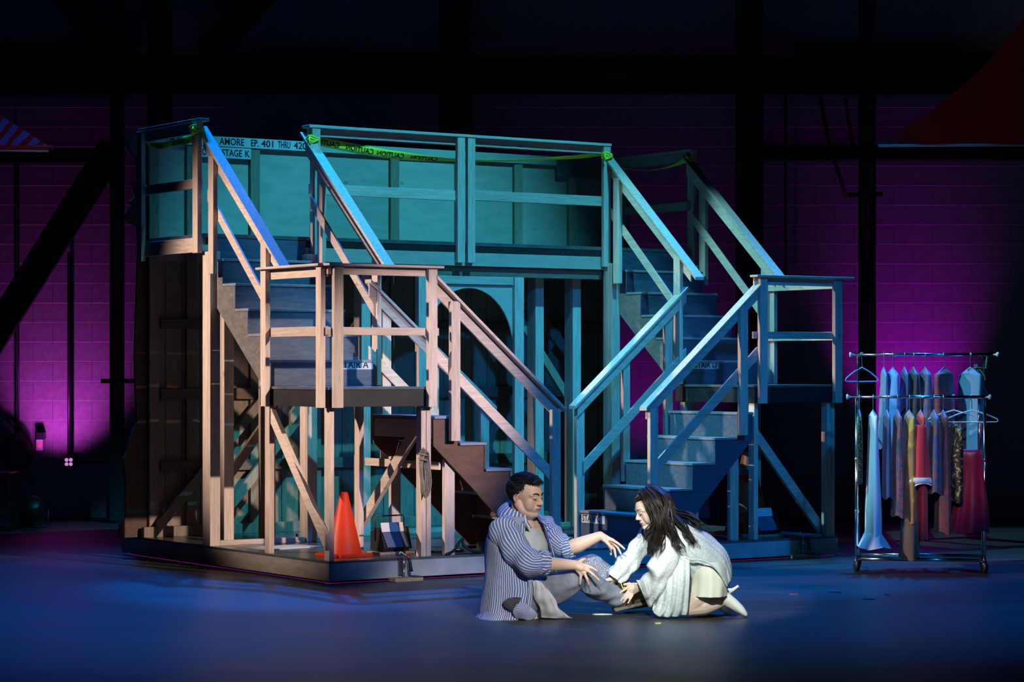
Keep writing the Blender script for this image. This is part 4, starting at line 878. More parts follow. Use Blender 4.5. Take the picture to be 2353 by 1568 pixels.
plain('shoe_leather', (.10, .07, .04), .45, noise_amt=.3, noise_scale=25); plain('shoe_sole', (.10, .10, .085), .7); plain('lace_yellow', (.75, .62, .05), .6); plain('rag_white', (.55, .56, .62), .9, noise_amt=.25, noise_scale=8, bump=.4); plain('cream_satin', (.80, .78, .64), .55, noise_amt=.04, noise_scale=5, bump=.15); plain('pump_white', (.80, .80, .74), .3, spec=.5); plain('sock_dark', (.02, .02, .022), .8); plain('pearl', (.8, .8, .8), .2)
def tunic_mat():
    m, nt, b = new_mat('tunic_white'); L = nt.links.new; tc = nt.nodes.new('ShaderNodeTexCoord')
    v = nt.nodes.new('ShaderNodeTexVoronoi'); v.inputs['Scale'].default_value = 75; L(tc.outputs['Object'], v.inputs['Vector'])
    r = nt.nodes.new('ShaderNodeValToRGB'); r.color_ramp.elements[0].position = .12; r.color_ramp.elements[1].position = .3; r.color_ramp.elements[0].color = (.92, .95, .95, 1); r.color_ramp.elements[1].color = (.60, .66, .65, 1); L(v.outputs['Distance'], r.inputs[0]); L(r.outputs[0], b.inputs['Base Color'])  # pale spots paint the sparkle of the fabric into the colour
    n = nt.nodes.new('ShaderNodeTexNoise'); n.inputs['Scale'].default_value = 55; n.inputs['Detail'].default_value = 3; L(tc.outputs['Object'], n.inputs['Vector']); bp = nt.nodes.new('ShaderNodeBump'); bp.inputs['Strength'].default_value = .6; bp.inputs['Distance'].default_value = .008; L(n.outputs['Fac'], bp.inputs['Height']); L(bp.outputs[0], b.inputs['Normal']); b.inputs['Roughness'].default_value = .6
tunic_mat()
# ---- head
def head_frame(c, fwd, tilt_up, s):
    f = Vector(fwd).normalized(); up_ = Vector(tilt_up); l = up_.cross(f).normalized(); u = f.cross(l).normalized()
    return Vector(c), Matrix((f, l, u)).transposed()*s
def head(bm, c, R, male=True):
    def e(p, r, rot=0): ico(bm, c+R@Vector(p), R@(Matrix.Rotation(rot, 3, 'Z') if rot else Matrix.Identity(3))@Matrix.Diagonal(r), 3)
    def lm(pts, rad): limb(bm, [c+R@Vector(p) for p in pts], [r*R.col[0].length for r in rad])
    k = 1.0 if male else .9
    e((-.014, 0, .036), (.100, .079, .088)); e((.030, 0, .012), (.070, .066, .085)); e((.030, 0, -.038), (.062, .060*k, .078))
    for s in (-1, 1):
        lm([(-.012, s*.058*k, -.045), (.022, s*.052*k, -.082), (.062, s*.018, -.104)], [.024*k, .023*k, .018*k]); e((.050, s*.036, -.036), (.034, .030, .048)); e((.083, s*.031, .001), (.011, .015, .0095))
        lm([(.084, s*.012, .019), (.086, s*.030, .024), (.072, s*.052, .016)], [.010, .011, .010])
        e((.100, s*.0125, -.0345), (.011, .008, .008)); e((-.010, s*.0805, -.012), (.013, .006, .022), s*.25)
        lm([(.002, s*.081, .008), (-.011, s*.0875, .014), (-.024, s*.089, .003), (-.024, s*.0875, -.016), (-.011, s*.083, -.033)], [.004, .0042, .0044, .0042, .0048])
    lm([(.088, 0, .012), (.101, 0, -.012), (.112, 0, -.029)], [.0075, .0095, .0125 if male else .0105])
    e((.075, 0, -.062), (.024, .031, .028)); e((.093, 0, -.0595), (.009, .022, .0055)); e((.0915, 0, -.0695), (.009, .019, .0065)); e((.074, 0, -.098), (.021, .024*k, .019))
    if male: e((.028, 0, -.108), (.050, .046, .030)); e((.0, 0, -.09), (.05, .055, .04))
def face_tint(c, R, base, male):
    Ri = R.inverted(); b = Vector(base)
    def fn(p):
        q = Ri@(p-c); col = b.copy()
        if q.length < .17:
            lip = ((q.y/.023)**2+((q.z+.0645)/.0085)**2)
            if q.x > .08 and lip < 1: col = Vector((b.x*.78, b.y*.52, b.z*.55))
            elif male and q.x > -.02 and q.z < -.045 and q.z > -.125: col = b.lerp(Vector((b.x*.72, b.y*.76, b.z*.8)), min(1, (-.045-q.z)/.03)*.55)
            ck = math.exp(-((abs(q.y)-.045)**2/.0005+(q.z+.03)**2/.0006)) if q.x > .03 else 0
            col = col.lerp(Vector((b.x*.98, b.y*.72, b.z*.72)), .5*ck)
            if abs(q.y) > .07 and q.x < .01: col = Vector((b.x*.97, b.y*.78, b.z*.78))
        return col
    return fn
def face_lines(par, org, c, R, male):
    """brows and closed lash lines: small strips of hair of their own"""
    kb = 1 if male else .6
    for s in (-1, 1):
        z0, z1, z2 = (.021, .030, .024) if not male else (.018, .029, .020)
        pts = [(.0955, s*.011, z0-.001), (.0965, s*.024, z1-.003), (.089, s*.040, z1-.002), (.077, s*.053, z2-.002)]
        bm = bmesh.new(); tube_bm(bm, cat_rom([c+R@Vector(p)-org for p in pts], 4), [r*R.col[0].length for r in ([.0050*kb]*5+[.0046*kb]*4+[.0036*kb]*3+[.0018])], 6); link('eyebrow', bm_mesh(bm), 'brow_hair' if male else 'brow_soft', par, True)
        pts = [(.0905, s*.019, -.0035), (.0945, s*.028, -.0062), (.0925, s*.037, -.0055), (.085, s*.0455, -.001)]
        bm = bmesh.new(); tube_bm(bm, cat_rom([c+R@Vector(p)-org for p in pts], 4), .0016*R.col[0].length, 5); link('eyelash', bm_mesh(bm), 'brow_hair', par, True)
    pts = [(.093, -.023, -.0660 if male else -.064), (.0995, -.010, -.0640), (.101, 0, -.0645), (.0995, .010, -.0640), (.093, .023, -.0660 if male else -.064)]
    bm = bmesh.new(); tube_bm(bm, cat_rom([c+R@Vector(p)-org for p in pts], 4), .0011*R.col[0].length, 5); link('mouth_line', bm_mesh(bm), 'shoe_leather', par, True)
def lock(bm, pts, r0, r1, n=5):
    P = cat_rom(pts, 4); m = len(P); tube_bm(bm, P, [r0*(1-abs(2*i/(m-1)-.7)**2*.25)+(r1-r0)*(i/(m-1))**2 for i in range(m)], n, False, True)
# ------------------------------------------------------------------ the man
MO = floor_at(1195, 1418); man = empty('person', MO, 0, 'seated man in a blue and white striped shirt holding his bent knee', 'person')
FI = math.radians(40); MF = Vector((math.cos(FI), -math.sin(FI), 0)); MR = Vector((-math.sin(FI), -math.cos(FI), 0))   # facing, his right
hc, hR = head_frame(pp(1209, 1139, -.03), (math.cos(math.radians(36)), -math.sin(math.radians(36)), -.14), Vector((-.06, -.02, 1)), 1.09)
bm = bmesh.new(); head(bm, hc, hR, True)
limb(bm, [hc+hR@Vector((-.022, 0, -.05)), pp(1199, 1180, 0), pp(1193, 1210, .01)], [.068, .072, .085])
limb(bm, [pp(1193, 1215, .01), pp(1192, 1270, .0), pp(1195, 1340, 0), pp(1197, 1385, 0)], [.105, .13, .15, .14])
SHR = pp(1158, 1222, -.135); SHL = pp(1243, 1214, .17)
ELR, WRR = pp(1222, 1293, -.265), pp(1321, 1299, -.215); ELL, WRL = pp(1300, 1262, .06), pp(1379, 1232, .03)
limb(bm, [pp(1190, 1215, 0), SHR, ELR], [.09, .062, .050]); limb(bm, [ELR, ELR.lerp(WRR, .3)+Vector((0, 0, -.004)), WRR], [.047, .049, .031])
limb(bm, [pp(1200, 1215, 0), SHL, ELL], [.09, .06, .05]); limb(bm, [ELL, ELL.lerp(WRL, .35)+Vector((0, 0, -.006)), WRL], [.048, .05, .030])
def hand(bm, wrist, palm, fingers, thumb, rp=.021, rf=.0092):
    limb(bm, [wrist]+palm[:1], [.027, .023])
    for f in fingers:                                        # metacarpals fan out from the wrist, so the palm is one flat slab
        limb(bm, [wrist.lerp(f[0], .25), f[0]], [.019, .0125]); k = len(f)
        limb(bm, f, [rf*1.12, rf*1.04, rf*.98, rf*.82][:k] if k > 3 else [rf*1.12, rf, rf*.82])
    limb(bm, [wrist.lerp(thumb[0], .4), thumb[0]], [.018, .016]); limb(bm, thumb, [.0135, .0115, .0090])
q = lambda *a: pp(*a)
hand(bm, WRR, [q(1336, 1306, -.225)], [[q(1351, 1302, -.215), q(1361, 1306, -.222), q(1372, 1313, -.212)], [q(1350, 1311, -.222), q(1364, 1322, -.226), q(1376, 1334, -.205)], [q(1343, 1318, -.222), q(1349, 1331, -.222), q(1353, 1344, -.2)], [q(1335, 1321, -.215), q(1334, 1331, -.216), q(1333, 1343, -.2)]], [q(1330, 1294, -.205), q(1337, 1288, -.195), q(1344, 1285, -.178)])
hand(bm, WRL, [q(1394, 1239, .02)], [[q(1408, 1242, .0), q(1421, 1250, -.01), q(1435, 1262, -.012)], [q(1407, 1247, .015), q(1419, 1258, .01), q(1427, 1274, .005)], [q(1403, 1250, .03), q(1412, 1263, .028), q(1415, 1281, .02)], [q(1397, 1251, .045), q(1403, 1262, .045), q(1404, 1275, .04)]], [q(1390, 1242, .0), q(1398, 1251, -.018), q(1406, 1261, -.022)])
# legs under the jeans
KR, AR_ = pp(1331, 1327, -.10), pp(1424, 1380, .10); KL, AL = pp(1357, 1305, .20), pp(1452, 1368, .28)
limb(bm, [pp(1200, 1376, -.06), KR, AR_], [.085, .06, .042]); limb(bm, [pp(1222, 1370, .10), KL, AL], [.085, .06, .042])
me = fuse(bm, .0040, 5); tint(me, face_tint(hc, hR, (.64, .44, .345), True)); o = link('body', me, 'skin', man, True); place(o, MO)
face_lines(man, MO, hc, hR, True)
# hair: close cap and short locks
def scalp_ok(d):                                             # d: unit direction in head space
    x, y, z = d
    return z > (.50 if x > .45 else (.16 if x > .22 else (-.20 if x > .04 else (-.16 if x > -.22 else -.95))))
bm = bmesh.new(); random.seed(3)
def cap_shell(bm, c, R, r, ok, n=34):
    rows = {}
    for i in range(n+1):
        for k in range(2*n):
            th_, ph_ = math.pi*i/n, math.pi*k/n; d = Vector((math.sin(th_)*math.cos(ph_), math.sin(th_)*math.sin(ph_), math.cos(th_)))
            if ok(d): rows[i, k] = bm.verts.new(c+R@(Vector((-.014, 0, .034))+Vector((d.x*r[0], d.y*r[1], d.z*r[2]))))
    for i in range(n):
        for k in range(2*n):
            vs = [rows.get(x) for x in ((i, k), (i+1, k), (i+1, (k+1) % (2*n)), (i, (k+1) % (2*n)))]
            if all(vs) and len(set(vs)) == 4:
                try: bm.faces.new(vs)
                except ValueError: pass
cap_shell(bm, hc, hR, (.106, .085, .094), scalp_ok)
cnt = 0
while cnt < 2300:
    d = Vector((random.gauss(0, 1), random.gauss(0, 1), random.gauss(0, 1))).normalized()
    if not scalp_ok(d): continue
    cnt += 1; p = Vector((-.014, 0, .034))+Vector((d.x*.104, d.y*.083, d.z*.092)); fl_ = Vector((.8, d.y*.5, .1)) if d.z > .5 else Vector((-.35+.25*d.x, 0, -.6)); t_ = (fl_-d*fl_.dot(d)).normalized()*random.uniform(.014, .03)+Vector((0, random.uniform(-.008, .008), 0))
    top_ = .012 if (d.x > .3 and d.z > .5) else .004
    lock(bm, [hc+hR@(p-d*.004), hc+hR@(p+d*(.003+top_*.6)+t_*.5), hc+hR@(p+d*(.002+top_)+t_)], (.0030), .0008, 4)
for i in range(26):                                          # quiff over the forehead
    y = -.05+.1*i/25; p = Vector((.062-abs(y)*.25, y, .098-abs(y)*.35))
    lock(bm, [hc+hR@p, hc+hR@(p+Vector((.02, random.uniform(-.006, .006), .008))), hc+hR@(p+Vector((.032, random.uniform(-.012, .012), random.uniform(-.014, .006))))], .0058, .0012, 5)
o = link('hair', bm_mesh(bm), 'hair_black', man, True); place(o, MO)
# grey tank top
def T(px, py, dy, lat, sag): return (pp(px, py, dy), MF*sag, MR*lat)
TR = [T(1188, 1420, .0, .245, .20), T(1190, 1388, 0, .24, .205), T(1195, 1335, 0, .245, .205), T(1193, 1275, 0, .24, .18), T(1190, 1228, .0, .225, .145), T(1195, 1200, .0, .18, .11), T(1199, 1186, 0, .11, .085)]
fold = wr(7, .012, seed=4); bm = loft([(c, a*.93, b*.9) for c, a, b in TR[:-2]]+[(TR[-2][0], TR[-2][1]*.55, TR[-2][2]*.5)], 8, 64, disp=lambda p, f, t: fold(p, f, t)+.006*math.sin(f*26+3*math.cos(t))*(f < .75)); cloth('tank_top', bm, 'tank_grey', man, MO, .003)
# striped shirt: torso open at the front
fold2 = wr(6, .02, 1.3, 1.3, .7, 9); g0 = math.radians(33)
bm = loft(TR, 9, 150, (math.radians(30), math.radians(332)), lambda p, f, t: .012+fold2(p, f, t)+.007*math.sin(9*t+2*f)*max(0, 1-2.2*f)+(.02*math.sin(7*t) if f < .06 else 0)); cloth('shirt', bm, 'shirt_torso', man, MO, .0035)
# front plackets turned outward, collar, sleeves
for nm, t0 in (('placket', 30), ('placket', 332)):
    pts = []
    for c, a, b in TR[1:6]: pts.append(c+(a*math.cos(math.radians(t0))+b*math.sin(math.radians(t0)))*1.09)
    P = cat_rom(pts, 6); bm = bmesh.new(); uv = bm.loops.layers.uv.new('UVMap'); rows = []
    for i, p in enumerate(P): rows.append([bm.verts.new(p+(MF*math.cos(math.radians(t0))+MR*math.sin(math.radians(t0)))*.006+(MF*-math.sin(math.radians(t0))+MR*math.cos(math.radians(t0)))*w_*.035) for w_ in (-.5, 0, .5)])
    for a, b in zip(rows, rows[1:]):
        for k in range(2):
            fc = bm.faces.new((a[k], a[k+1], b[k+1], b[k]))
            for lp, x in zip(fc.loops, (k, k+1, k+1, k)): lp[uv].uv = (x/2*.1, 0)
    cloth(nm, bm, 'shirt_small', man, MO, .003)
NC = pp(1199, 1184, 0)
TL = Vector((0, 0, -.42)); cr = [(NC+Vector((0, 0, .036))-MF*.008, (MF+TL)*.074, MR*.082), (NC+Vector((0, 0, .046))-MF*.012, (MF+TL)*.086, MR*.096), (NC+Vector((0, 0, .006))-MF*.02, (MF+TL*.8)*.125, MR*.135), (NC+Vector((0, 0, -.03))-MF*.008, (MF+TL*.6)*.15, MR*.162)]
bm = loft(cr, 4, 60, (math.radians(26), math.radians(334)), lambda p, f, t: .006*math.sin(5*t)*f+(.02*f if (t < .8 or t > 5.5) else 0)); cloth('collar', bm, 'shirt_small', man, MO, .004)
def sleeve(name, pts, rad, n, mat, par, org, amp=.012, seed=2, cuffs=True, ref=(0, -1, 0)):
    nz = wr(10, amp, seed=seed); bm = loft(tube_rings(pts, rad, None, ref), 10, 56, disp=lambda p, f, t: nz(p, f, t)+amp*.7*math.sin(f*34+2.2*math.sin(t+seed))*max(0, math.sin(math.pi*min(1, f*1.25)))); return cloth(name, bm, mat, par, org, .003)
E1 = ELR.lerp(WRR, .36)
sleeve('sleeve', [pp(1178, 1203, -.04), SHR+Vector((0, 0, .008)), SHR.lerp(ELR, .5)+Vector((-.015, 0, -.015)), ELR+Vector((0, -.005, -.012)), ELR.lerp(WRR, .2), E1], [.075, .098, .092, .084, .074, .072], 30, 'shirt_sleeve', man, MO, .011, 2)
E2 = ELL.lerp(WRL, .12)
sleeve('sleeve', [pp(1216, 1203, .06), SHL, SHL.lerp(ELL, .5), ELL.lerp(SHL, .12), E2], [.07, .085, .078, .07, .068], 30, 'shirt_sleeve', man, MO, .012, 6)
for c_, d_, r_ in ((E1, (WRR-ELR), .071), (E2, (WRL-ELL), .067)):
    d_ = d_.normalized(); bm = loft(tube_rings([c_-d_*.05, c_-d_*.02, c_+d_*.012], [r_*1.07, r_*1.1, r_*1.0]), 5, 48, disp=lambda p, f, t: .005*math.sin(7*t+9*f)+.003*math.sin(13*t)); cloth('rolled_cuff', bm, 'shirt_small', man, MO, .004)
# shirt tail spread on the floor
tail = [T(1188, 1400, -.0, .262, .205), T(1184, 1416, -.01, .275, .205), T(1182, 1423, -.02, .30, .215)]
bm = loft(tail, 5, 110, (math.radians(60), math.radians(300)), lambda p, f, t: .012*math.sin(11*t)*f+.01*math.sin(5*t+1)); cloth('shirt_tail', bm, 'shirt_torso', man, MO, .003)
rows = [[(1182, 1392, -.262), (1196, 1386, -.272), (1212, 1390, -.27), (1224, 1400, -.25)], [(1178, 1408, -.262), (1196, 1404, -.28), (1214, 1406, -.275), (1232, 1408, -.25)], [(1184, 1420, -.235), (1200, 1423, -.25), (1218, 1426, -.25), (1236, 1414, -.24)]]
bm = bmesh.new(); uv = bm.loops.layers.uv.new('UVMap'); cols = [cat_rom([pp(*r[k]) for r in rows], 6) for k in range(4)]; grid = [[bm.verts.new(p+Vector((0, .006*math.sin(k*.9+i*.5), 0))) for k, p in enumerate(cat_rom([c[i] for c in cols], 6))] for i in range(len(cols[0]))]
for i, (a, b) in enumerate(zip(grid, grid[1:])):
    for k in range(len(a)-1):
        fc = bm.faces.new((a[k], a[k+1], b[k+1], b[k]))
        for lp, (x, y) in zip(fc.loops, ((k, i), (k+1, i), (k+1, i+1), (k, i+1))): lp[uv].uv = ((y/12-x/30)*.42, 0)
cloth('shirt_flap', bm, 'shirt_small', man, MO, .003)
# jeans
jz = wr(6, .010, seed=12); jz2 = wr(15, .013, .6, 1, 1.5, seed=5); jd = lambda p, f, t: jz(p, f, t)+jz2(p, f, t)+.0035*math.sin(f*40+3*math.sin(t))*(math.exp(-((f-.55)/.16)**2)+math.exp(-((f-1)/.15)**2))
bm = loft([(pp(1190, 1416, 0), MF*.16, MR*.20), (pp(1196, 1385, 0), MF*.195, MR*.215), (pp(1205, 1350, .0), MF*.195, MR*.215), (pp(1200, 1325, 0), MF*.18, MR*.2)], 6, 60, disp=jd, capped=True); cloth('jeans_seat', bm, 'denim', man, MO)
bm = loft(tube_rings([pp(1195, 1380, -.10), pp(1240, 1366, -.125), pp(1290, 1346, -.125), KR+Vector((0, 0, .004)), pp(1362, 1345, -.04), pp(1394, 1361, .045), pp(1421, 1377, .10)], [.10, .104, .094, .083, .074, .070, .062]), 8, 52, disp=jd); cloth('jeans_leg', bm, 'denim', man, MO)
bm = loft(tube_rings([pp(1215, 1372, .10), pp(1265, 1348, .15), pp(1315, 1322, .185), KL+Vector((0, 0, .004)), pp(1393, 1325, .23), pp(1428, 1348, .26), pp(1458, 1370, .29)], [.10, .104, .094, .084, .072, .066, .062]), 8, 52, disp=jd); cloth('jeans_leg', bm, 'denim_splashed', man, MO)
bm = loft(tube_rings([pp(1262, 1340, -.226), pp(1272, 1362, -.232), pp(1288, 1362, -.226)], [.004, .02, .004]), 3, 12); bm.free()
# pocket on the seat of the jeans
bm = bmesh.new(); P4 = [pp(1154, 1386, -.245), pp(1166, 1376, -.255), pp(1180, 1373, -.262), pp(1198, 1374, -.265), pp(1193, 1388, -.268), pp(1184, 1396, -.268), pp(1182, 1408, -.266), pp(1170, 1402, -.258), pp(1160, 1396, -.25)]; A = [bm.verts.new(p) for p in P4]; B = [bm.verts.new(p+Vector((0, .01, 0))) for p in P4]; bm.faces.new(A); bm.faces.new(B[::-1])
for i in range(9): bm.faces.new((A[i], B[i], B[(i+1) % 9], A[(i+1) % 9]))
bevel(bm, .002); cloth('jeans_pocket', bm, 'denim_dark', man, MO)
# shoes
def shoe(par, org, heel, toe, upv, L_sc, laces=True):
    ax = (toe-heel); Ls = ax.length; ax.normalize(); side = ax.cross(Vector(upv)).normalized(); u_ = side.cross(ax).normalized()
    S = lambda f, h: heel+ax*Ls*f+u_*h*L_sc
    secs = [(0, .032, .03, .042), (.04, .04, .036, .048), (.2, .048, .037, .050), (.38, .046, .036, .044), (.58, .038, .042, .036), (.8, .030, .047, .029), (.95, .022, .038, .022), (1.0, .016, .016, .012)]
    bm = loft([(S(f, h), side*w_*1.05, u_*hh*L_sc) for f, h, w_, hh in secs], 5, 28, capped=True, power=.8); cloth('shoe_upper', bm, 'shoe_leather', par, org)
    bm = loft([(S(f, .0), side*(w_+.006), u_*.014) for f, h, w_, hh in [(-.02,)+secs[0][1:]]+secs[1:-1]+[(1.03, .0, .018, .0)]], 5, 28, capped=True, power=.6); cloth('shoe_sole', bm, 'shoe_sole', par, org)
    bm = loft([(S(.16, .085), side*.040, ax*.045), (S(.17, .10), side*.042, ax*.048)], 3, 24); cloth('shoe_collar', bm, 'sock_dark', par, org, .008)
    if laces:
        for i in range(4):
            f = .36+.07*i; h = .094-.017*i; bm = bmesh.new(); tube_bm(bm, cat_rom([S(f, h-.02)+side*.034, S(f+.015, h-.003)+side*.015, S(f+.03, h-.001)-side*.012, S(f+.035, h-.02)-side*.033], 4), .0032, 6); cloth('shoelace', bm, 'lace_yellow', par, org)
        for s in (-1, 1):
            bm = bmesh.new(); tube_bm(bm, cat_rom([S(.34, .098), S(.30, .115)+side*s*.03, S(.24, .10)+side*s*.055, S(.28, .075)+side*s*.058, S(.35, .09)+side*s*.02], 5), .0032, 6); cloth('shoelace', bm, 'lace_yellow', par, org)
shoe(man, MO, pp(1412, 1402, .10), pp(1502, 1380, .16), (-.05, 0, 1), 1.55); shoe(man, MO, pp(1440, 1396, .30), pp(1528, 1384, .40), (0, 0, 1), 1, False)
# white rag hanging from the jeans onto the floor
top = pp(1228, 1336, -.245); rag = empty('cloth_rag', floor_at(1262, 1420), 0, 'white torn rag hanging from the jeans to the floor', 'rag')
rows = [[(1224, 1336, -.235), (1231, 1334, -.25), (1240, 1337, -.255), (1248, 1343, -.25)], [(1226, 1356, -.24), (1238, 1352, -.262), (1252, 1354, -.262), (1264, 1362, -.25)], [(1227, 1376, -.235), (1244, 1374, -.265), (1262, 1374, -.26), (1278, 1382, -.245)], [(1240, 1396, -.225), (1258, 1396, -.25), (1276, 1396, -.245), (1284, 1398, -.23)], [(1243, 1412, -.2), (1266, 1413, -.215), (1290, 1415, -.21), (1306, 1417, -.2)], [(1244, 1420, -.19), (1268, 1421, -.2), (1293, 1421, -.19), (1315, 1420.5, -.18)]]
bm = bmesh.new(); cols = [cat_rom([pp(*r[k]) for r in rows], 6) for k in range(4)]; grid = [[bm.verts.new(p+Vector((0, .012*noise.noise(p*16)-.004*math.sin(k*1.3+i*.4), 0))) for k, p in enumerate(cat_rom([c[i] for c in cols], 5))] for i in range(len(cols[0]))]
for a, b in zip(grid, grid[1:]):
    for k in range(len(a)-1): bm.faces.new((a[k], a[k+1], b[k+1], b[k]))
cloth('rag_cloth', bm, 'rag_white', rag, rag.location.copy(), .003)
# ------------------------------------------------------------------ the woman
WO = floor_at(1610, 1418); wom = empty('person', WO, 0, 'kneeling woman in a white sparkling tunic with long dark hair, bending forward', 'person')
wy, wp_ = math.radians(20), math.radians(19)
wc, wR = head_frame(pp(1495, 1170, -.02), (-math.cos(wy)*math.cos(wp_), -math.sin(wy)*math.cos(wp_), -math.sin(wp_)), Vector((-.25, -.05, 1)), .97)
bm = bmesh.new(); head(bm, wc, wR, False)
limb(bm, [wc+wR@Vector((-.03, 0, -.05)), pp(1516, 1206, 0), pp(1538, 1228, 0)], [.05, .05, .07])
limb(bm, [pp(1545, 1235, 0), pp(1585, 1265, 0), pp(1635, 1318, 0)], [.10, .11, .11])
WSN, WEN, WWN = pp(1545, 1243, -.15), pp(1518, 1306, -.20), pp(1478, 1347, -.0); WSF, WEF, WWF = pp(1492, 1230, .15), pp(1452, 1285, .12), pp(1412, 1328, .10)
limb(bm, [pp(1545, 1238, 0), WSN, WEN, WWN], [.07, .045, .035, .023]); limb(bm, [pp(1535, 1232, 0), WSF, WEF, WWF], [.07, .045, .035, .023])
hand(bm, WWN, [q(1462, 1350, .02)], [[q(1444, 1349, .03), q(1432, 1358, .035), q(1418, 1369, .05)], [q(1447, 1355, .025), q(1436, 1369, .03), q(1426, 1382, .045)], [q(1451, 1360, .025), q(1442, 1373, .025), q(1433, 1385, .04)], [q(1456, 1363, .025), q(1449, 1376, .02), q(1443, 1387, .035)]], [q(1455, 1345, .045), q(1445, 1343, .06), q(1434, 1344, .075)], rf=.0080)
hand(bm, WWF, [q(1405, 1333, .1)], [[q(1398, 1338, .1), q(1392, 1345, .1), q(1388, 1352, .1)], [q(1401, 1341, .1), q(1396, 1350, .1), q(1393, 1357, .1)], [q(1404, 1343, .11), q(1400, 1352, .11), q(1397, 1360, .11)], [q(1408, 1344, .12), q(1405, 1352, .12), q(1402, 1359, .12)]], [q(1402, 1332, .08), q(1394, 1334, .07), q(1387, 1338, .06)], rf=.0080)
for s, kx in ((-1, 1580), (1, 1592)):
    limb(bm, [pp(1638, 1330, s*.09), pp(kx+20, 1378, s*.125), pp(kx, 1398, s*.125)], [.082, .072, .056]); limb(bm, [pp(kx, 1398, s*.125), pp(1618, 1393, s*.122), pp(1645, 1386, s*.115), pp(1664, 1379, s*.11)], [.055, .060, .047, .033])
    limb(bm, [pp(1664, 1379, s*.11), pp(1690, 1395, s*.11), pp(1706, 1407, s*.11)], [.033, .029, .022])
me = fuse(bm, .0040, 5); tint(me, face_tint(wc, wR, (.66, .50, .40), False)); o = link('body', me, 'skin', wom, True); place(o, WO)
face_lines(wom, WO, wc, wR, False)
# tunic
nzt = wr(9, .012, seed=21); td = lambda p, f, t: .008+nzt(p, f, t)+.004*math.sin(20*t+6*f)
sp = Vector((1, 0, -.95)).normalized(); nb = Vector((.69, 0, .72)); lat = Vector((0, -1, 0))
def TW(px, py, dep, la, dy=0): return (pp(px, py, dy), nb*dep, lat*la)
bm = loft([TW(1524, 1214, .055, .07), TW(1537, 1224, .085, .155), TW(1556, 1240, .115, .195), TW(1580, 1258, .135, .20), TW(1608, 1284, .145, .19, .01), TW(1630, 1310, .148, .178, .02), TW(1645, 1335, .128, .17, .025), TW(1654, 1354, .105, .16, .03)], 7, 70, disp=td); cloth('tunic', bm, 'tunic_white', wom, WO, .003)
# cream slip over the thighs
nzs = wr(7, .012, seed=31); bm = loft([(pp(1630, 1288, -.02), Vector((.08, 0, 0)), lat*.17), (pp(1628, 1306, -.02), Vector((.118, 0, 0)), lat*.205), (pp(1628, 1335, -.02), Vector((.128, 0, 0)), lat*.225), (pp(1626, 1352, -.02), Vector((.133, 0, 0)), lat*.232), (pp(1625, 1366, -.02), Vector((.135, 0, 0)), lat*.236)], 7, 60, disp=lambda p, f, t: nzs(p, f, t)+.006*f*math.sin(13*t), capped=False); cloth('slip_skirt', bm, 'cream_satin', wom, WO, .003)
bm = bmesh.new(); tube_bm(bm, cat_rom([pp(1572, 1279, -.225), pp(1588, 1286, -.235), pp(1612, 1288, -.245), pp(1638, 1301, -.25), pp(1658, 1324, -.235), pp(1671, 1348, -.2)], 6), .006, 8); cloth('tunic_hem', bm, 'tunic_white', wom, WO)
# front panel of the tunic hanging to the floor
rows = [[(1508, 1258, -.15), (1530, 1266, -.2), (1556, 1274, -.22), (1584, 1285, -.235)], [(1506, 1300, -.17), (1530, 1308, -.225), (1557, 1312, -.255), (1585, 1316, -.25)], [(1504, 1345, -.16), (1530, 1352, -.23), (1557, 1356, -.265), (1583, 1358, -.25)], [(1500, 1388, -.13), (1524, 1396, -.2), (1552, 1400, -.235), (1581, 1396, -.22)], [(1499, 1403, -.12), (1512, 1416, -.17), (1545, 1418, -.2), (1579, 1412, -.2)]]
bm = bmesh.new(); cols = [cat_rom([pp(*r[k]) for r in rows], 8) for k in range(4)]; grid = []
for i in range(len(cols[0])):
    f = i/(len(cols[0])-1); grid.append([bm.verts.new(p+Vector((0, (-.004-.012*f)*math.sin(k*1.1+f*2)+.008*noise.noise(p*13), 0))) for k, p in enumerate(cat_rom([c[i] for c in cols], 10))])
for a, b in zip(grid, grid[1:]):
    for k in range(len(a)-1): bm.faces.new((a[k], a[k+1], b[k+1], b[k]))
cloth('tunic_panel', bm, 'tunic_white', wom, WO, .003)
# bell sleeves
nzv = wr(12, .012, seed=41)
rg_ = tube_rings([pp(1552, 1232, -.10), WSN+Vector((0, 0, .0)), pp(1533, 1276, -.205), pp(1516, 1312, -.215)], [.06, .078, .082, .086])
for cx_, cy_, dy_, ax_, az_, dp_ in ((1500, 1342, -.17, .028, -.082, .082), (1486, 1360, -.12, .034, -.088, .078), (1477, 1366, -.09, .037, -.084, .074)):
    rg_.append((pp(cx_, cy_, dy_), Vector((0, -1, 0))*dp_, Vector((ax_, 0, az_))*-1 if rg_[-1][2].z > 0 else Vector((ax_, 0, az_))))
bm = loft(rg_, 8, 56, disp=lambda p, f, t: nzv(p, f, t)+.011*f*math.sin(6*t+2*f)+.005*math.sin(24*f+t)); cloth('tunic_sleeve', bm, 'tunic_white', wom, WO, .003)
bm = loft(tube_rings([pp(1522, 1224, .08), WSF, pp(1470, 1262, .14), WEF+Vector((-.01, 0, -.01)), pp(1428, 1312, .10), pp(1412, 1334, .08)], [.06, .066, .063, .068, .066, .050]), 8, 56, disp=lambda p, f, t: nzv(p, f, t)+.008*f*math.sin(6*t+2*f)+.006*math.sin(26*f+2*t)); cloth('tunic_sleeve', bm, 'tunic_white', wom, WO, .003)
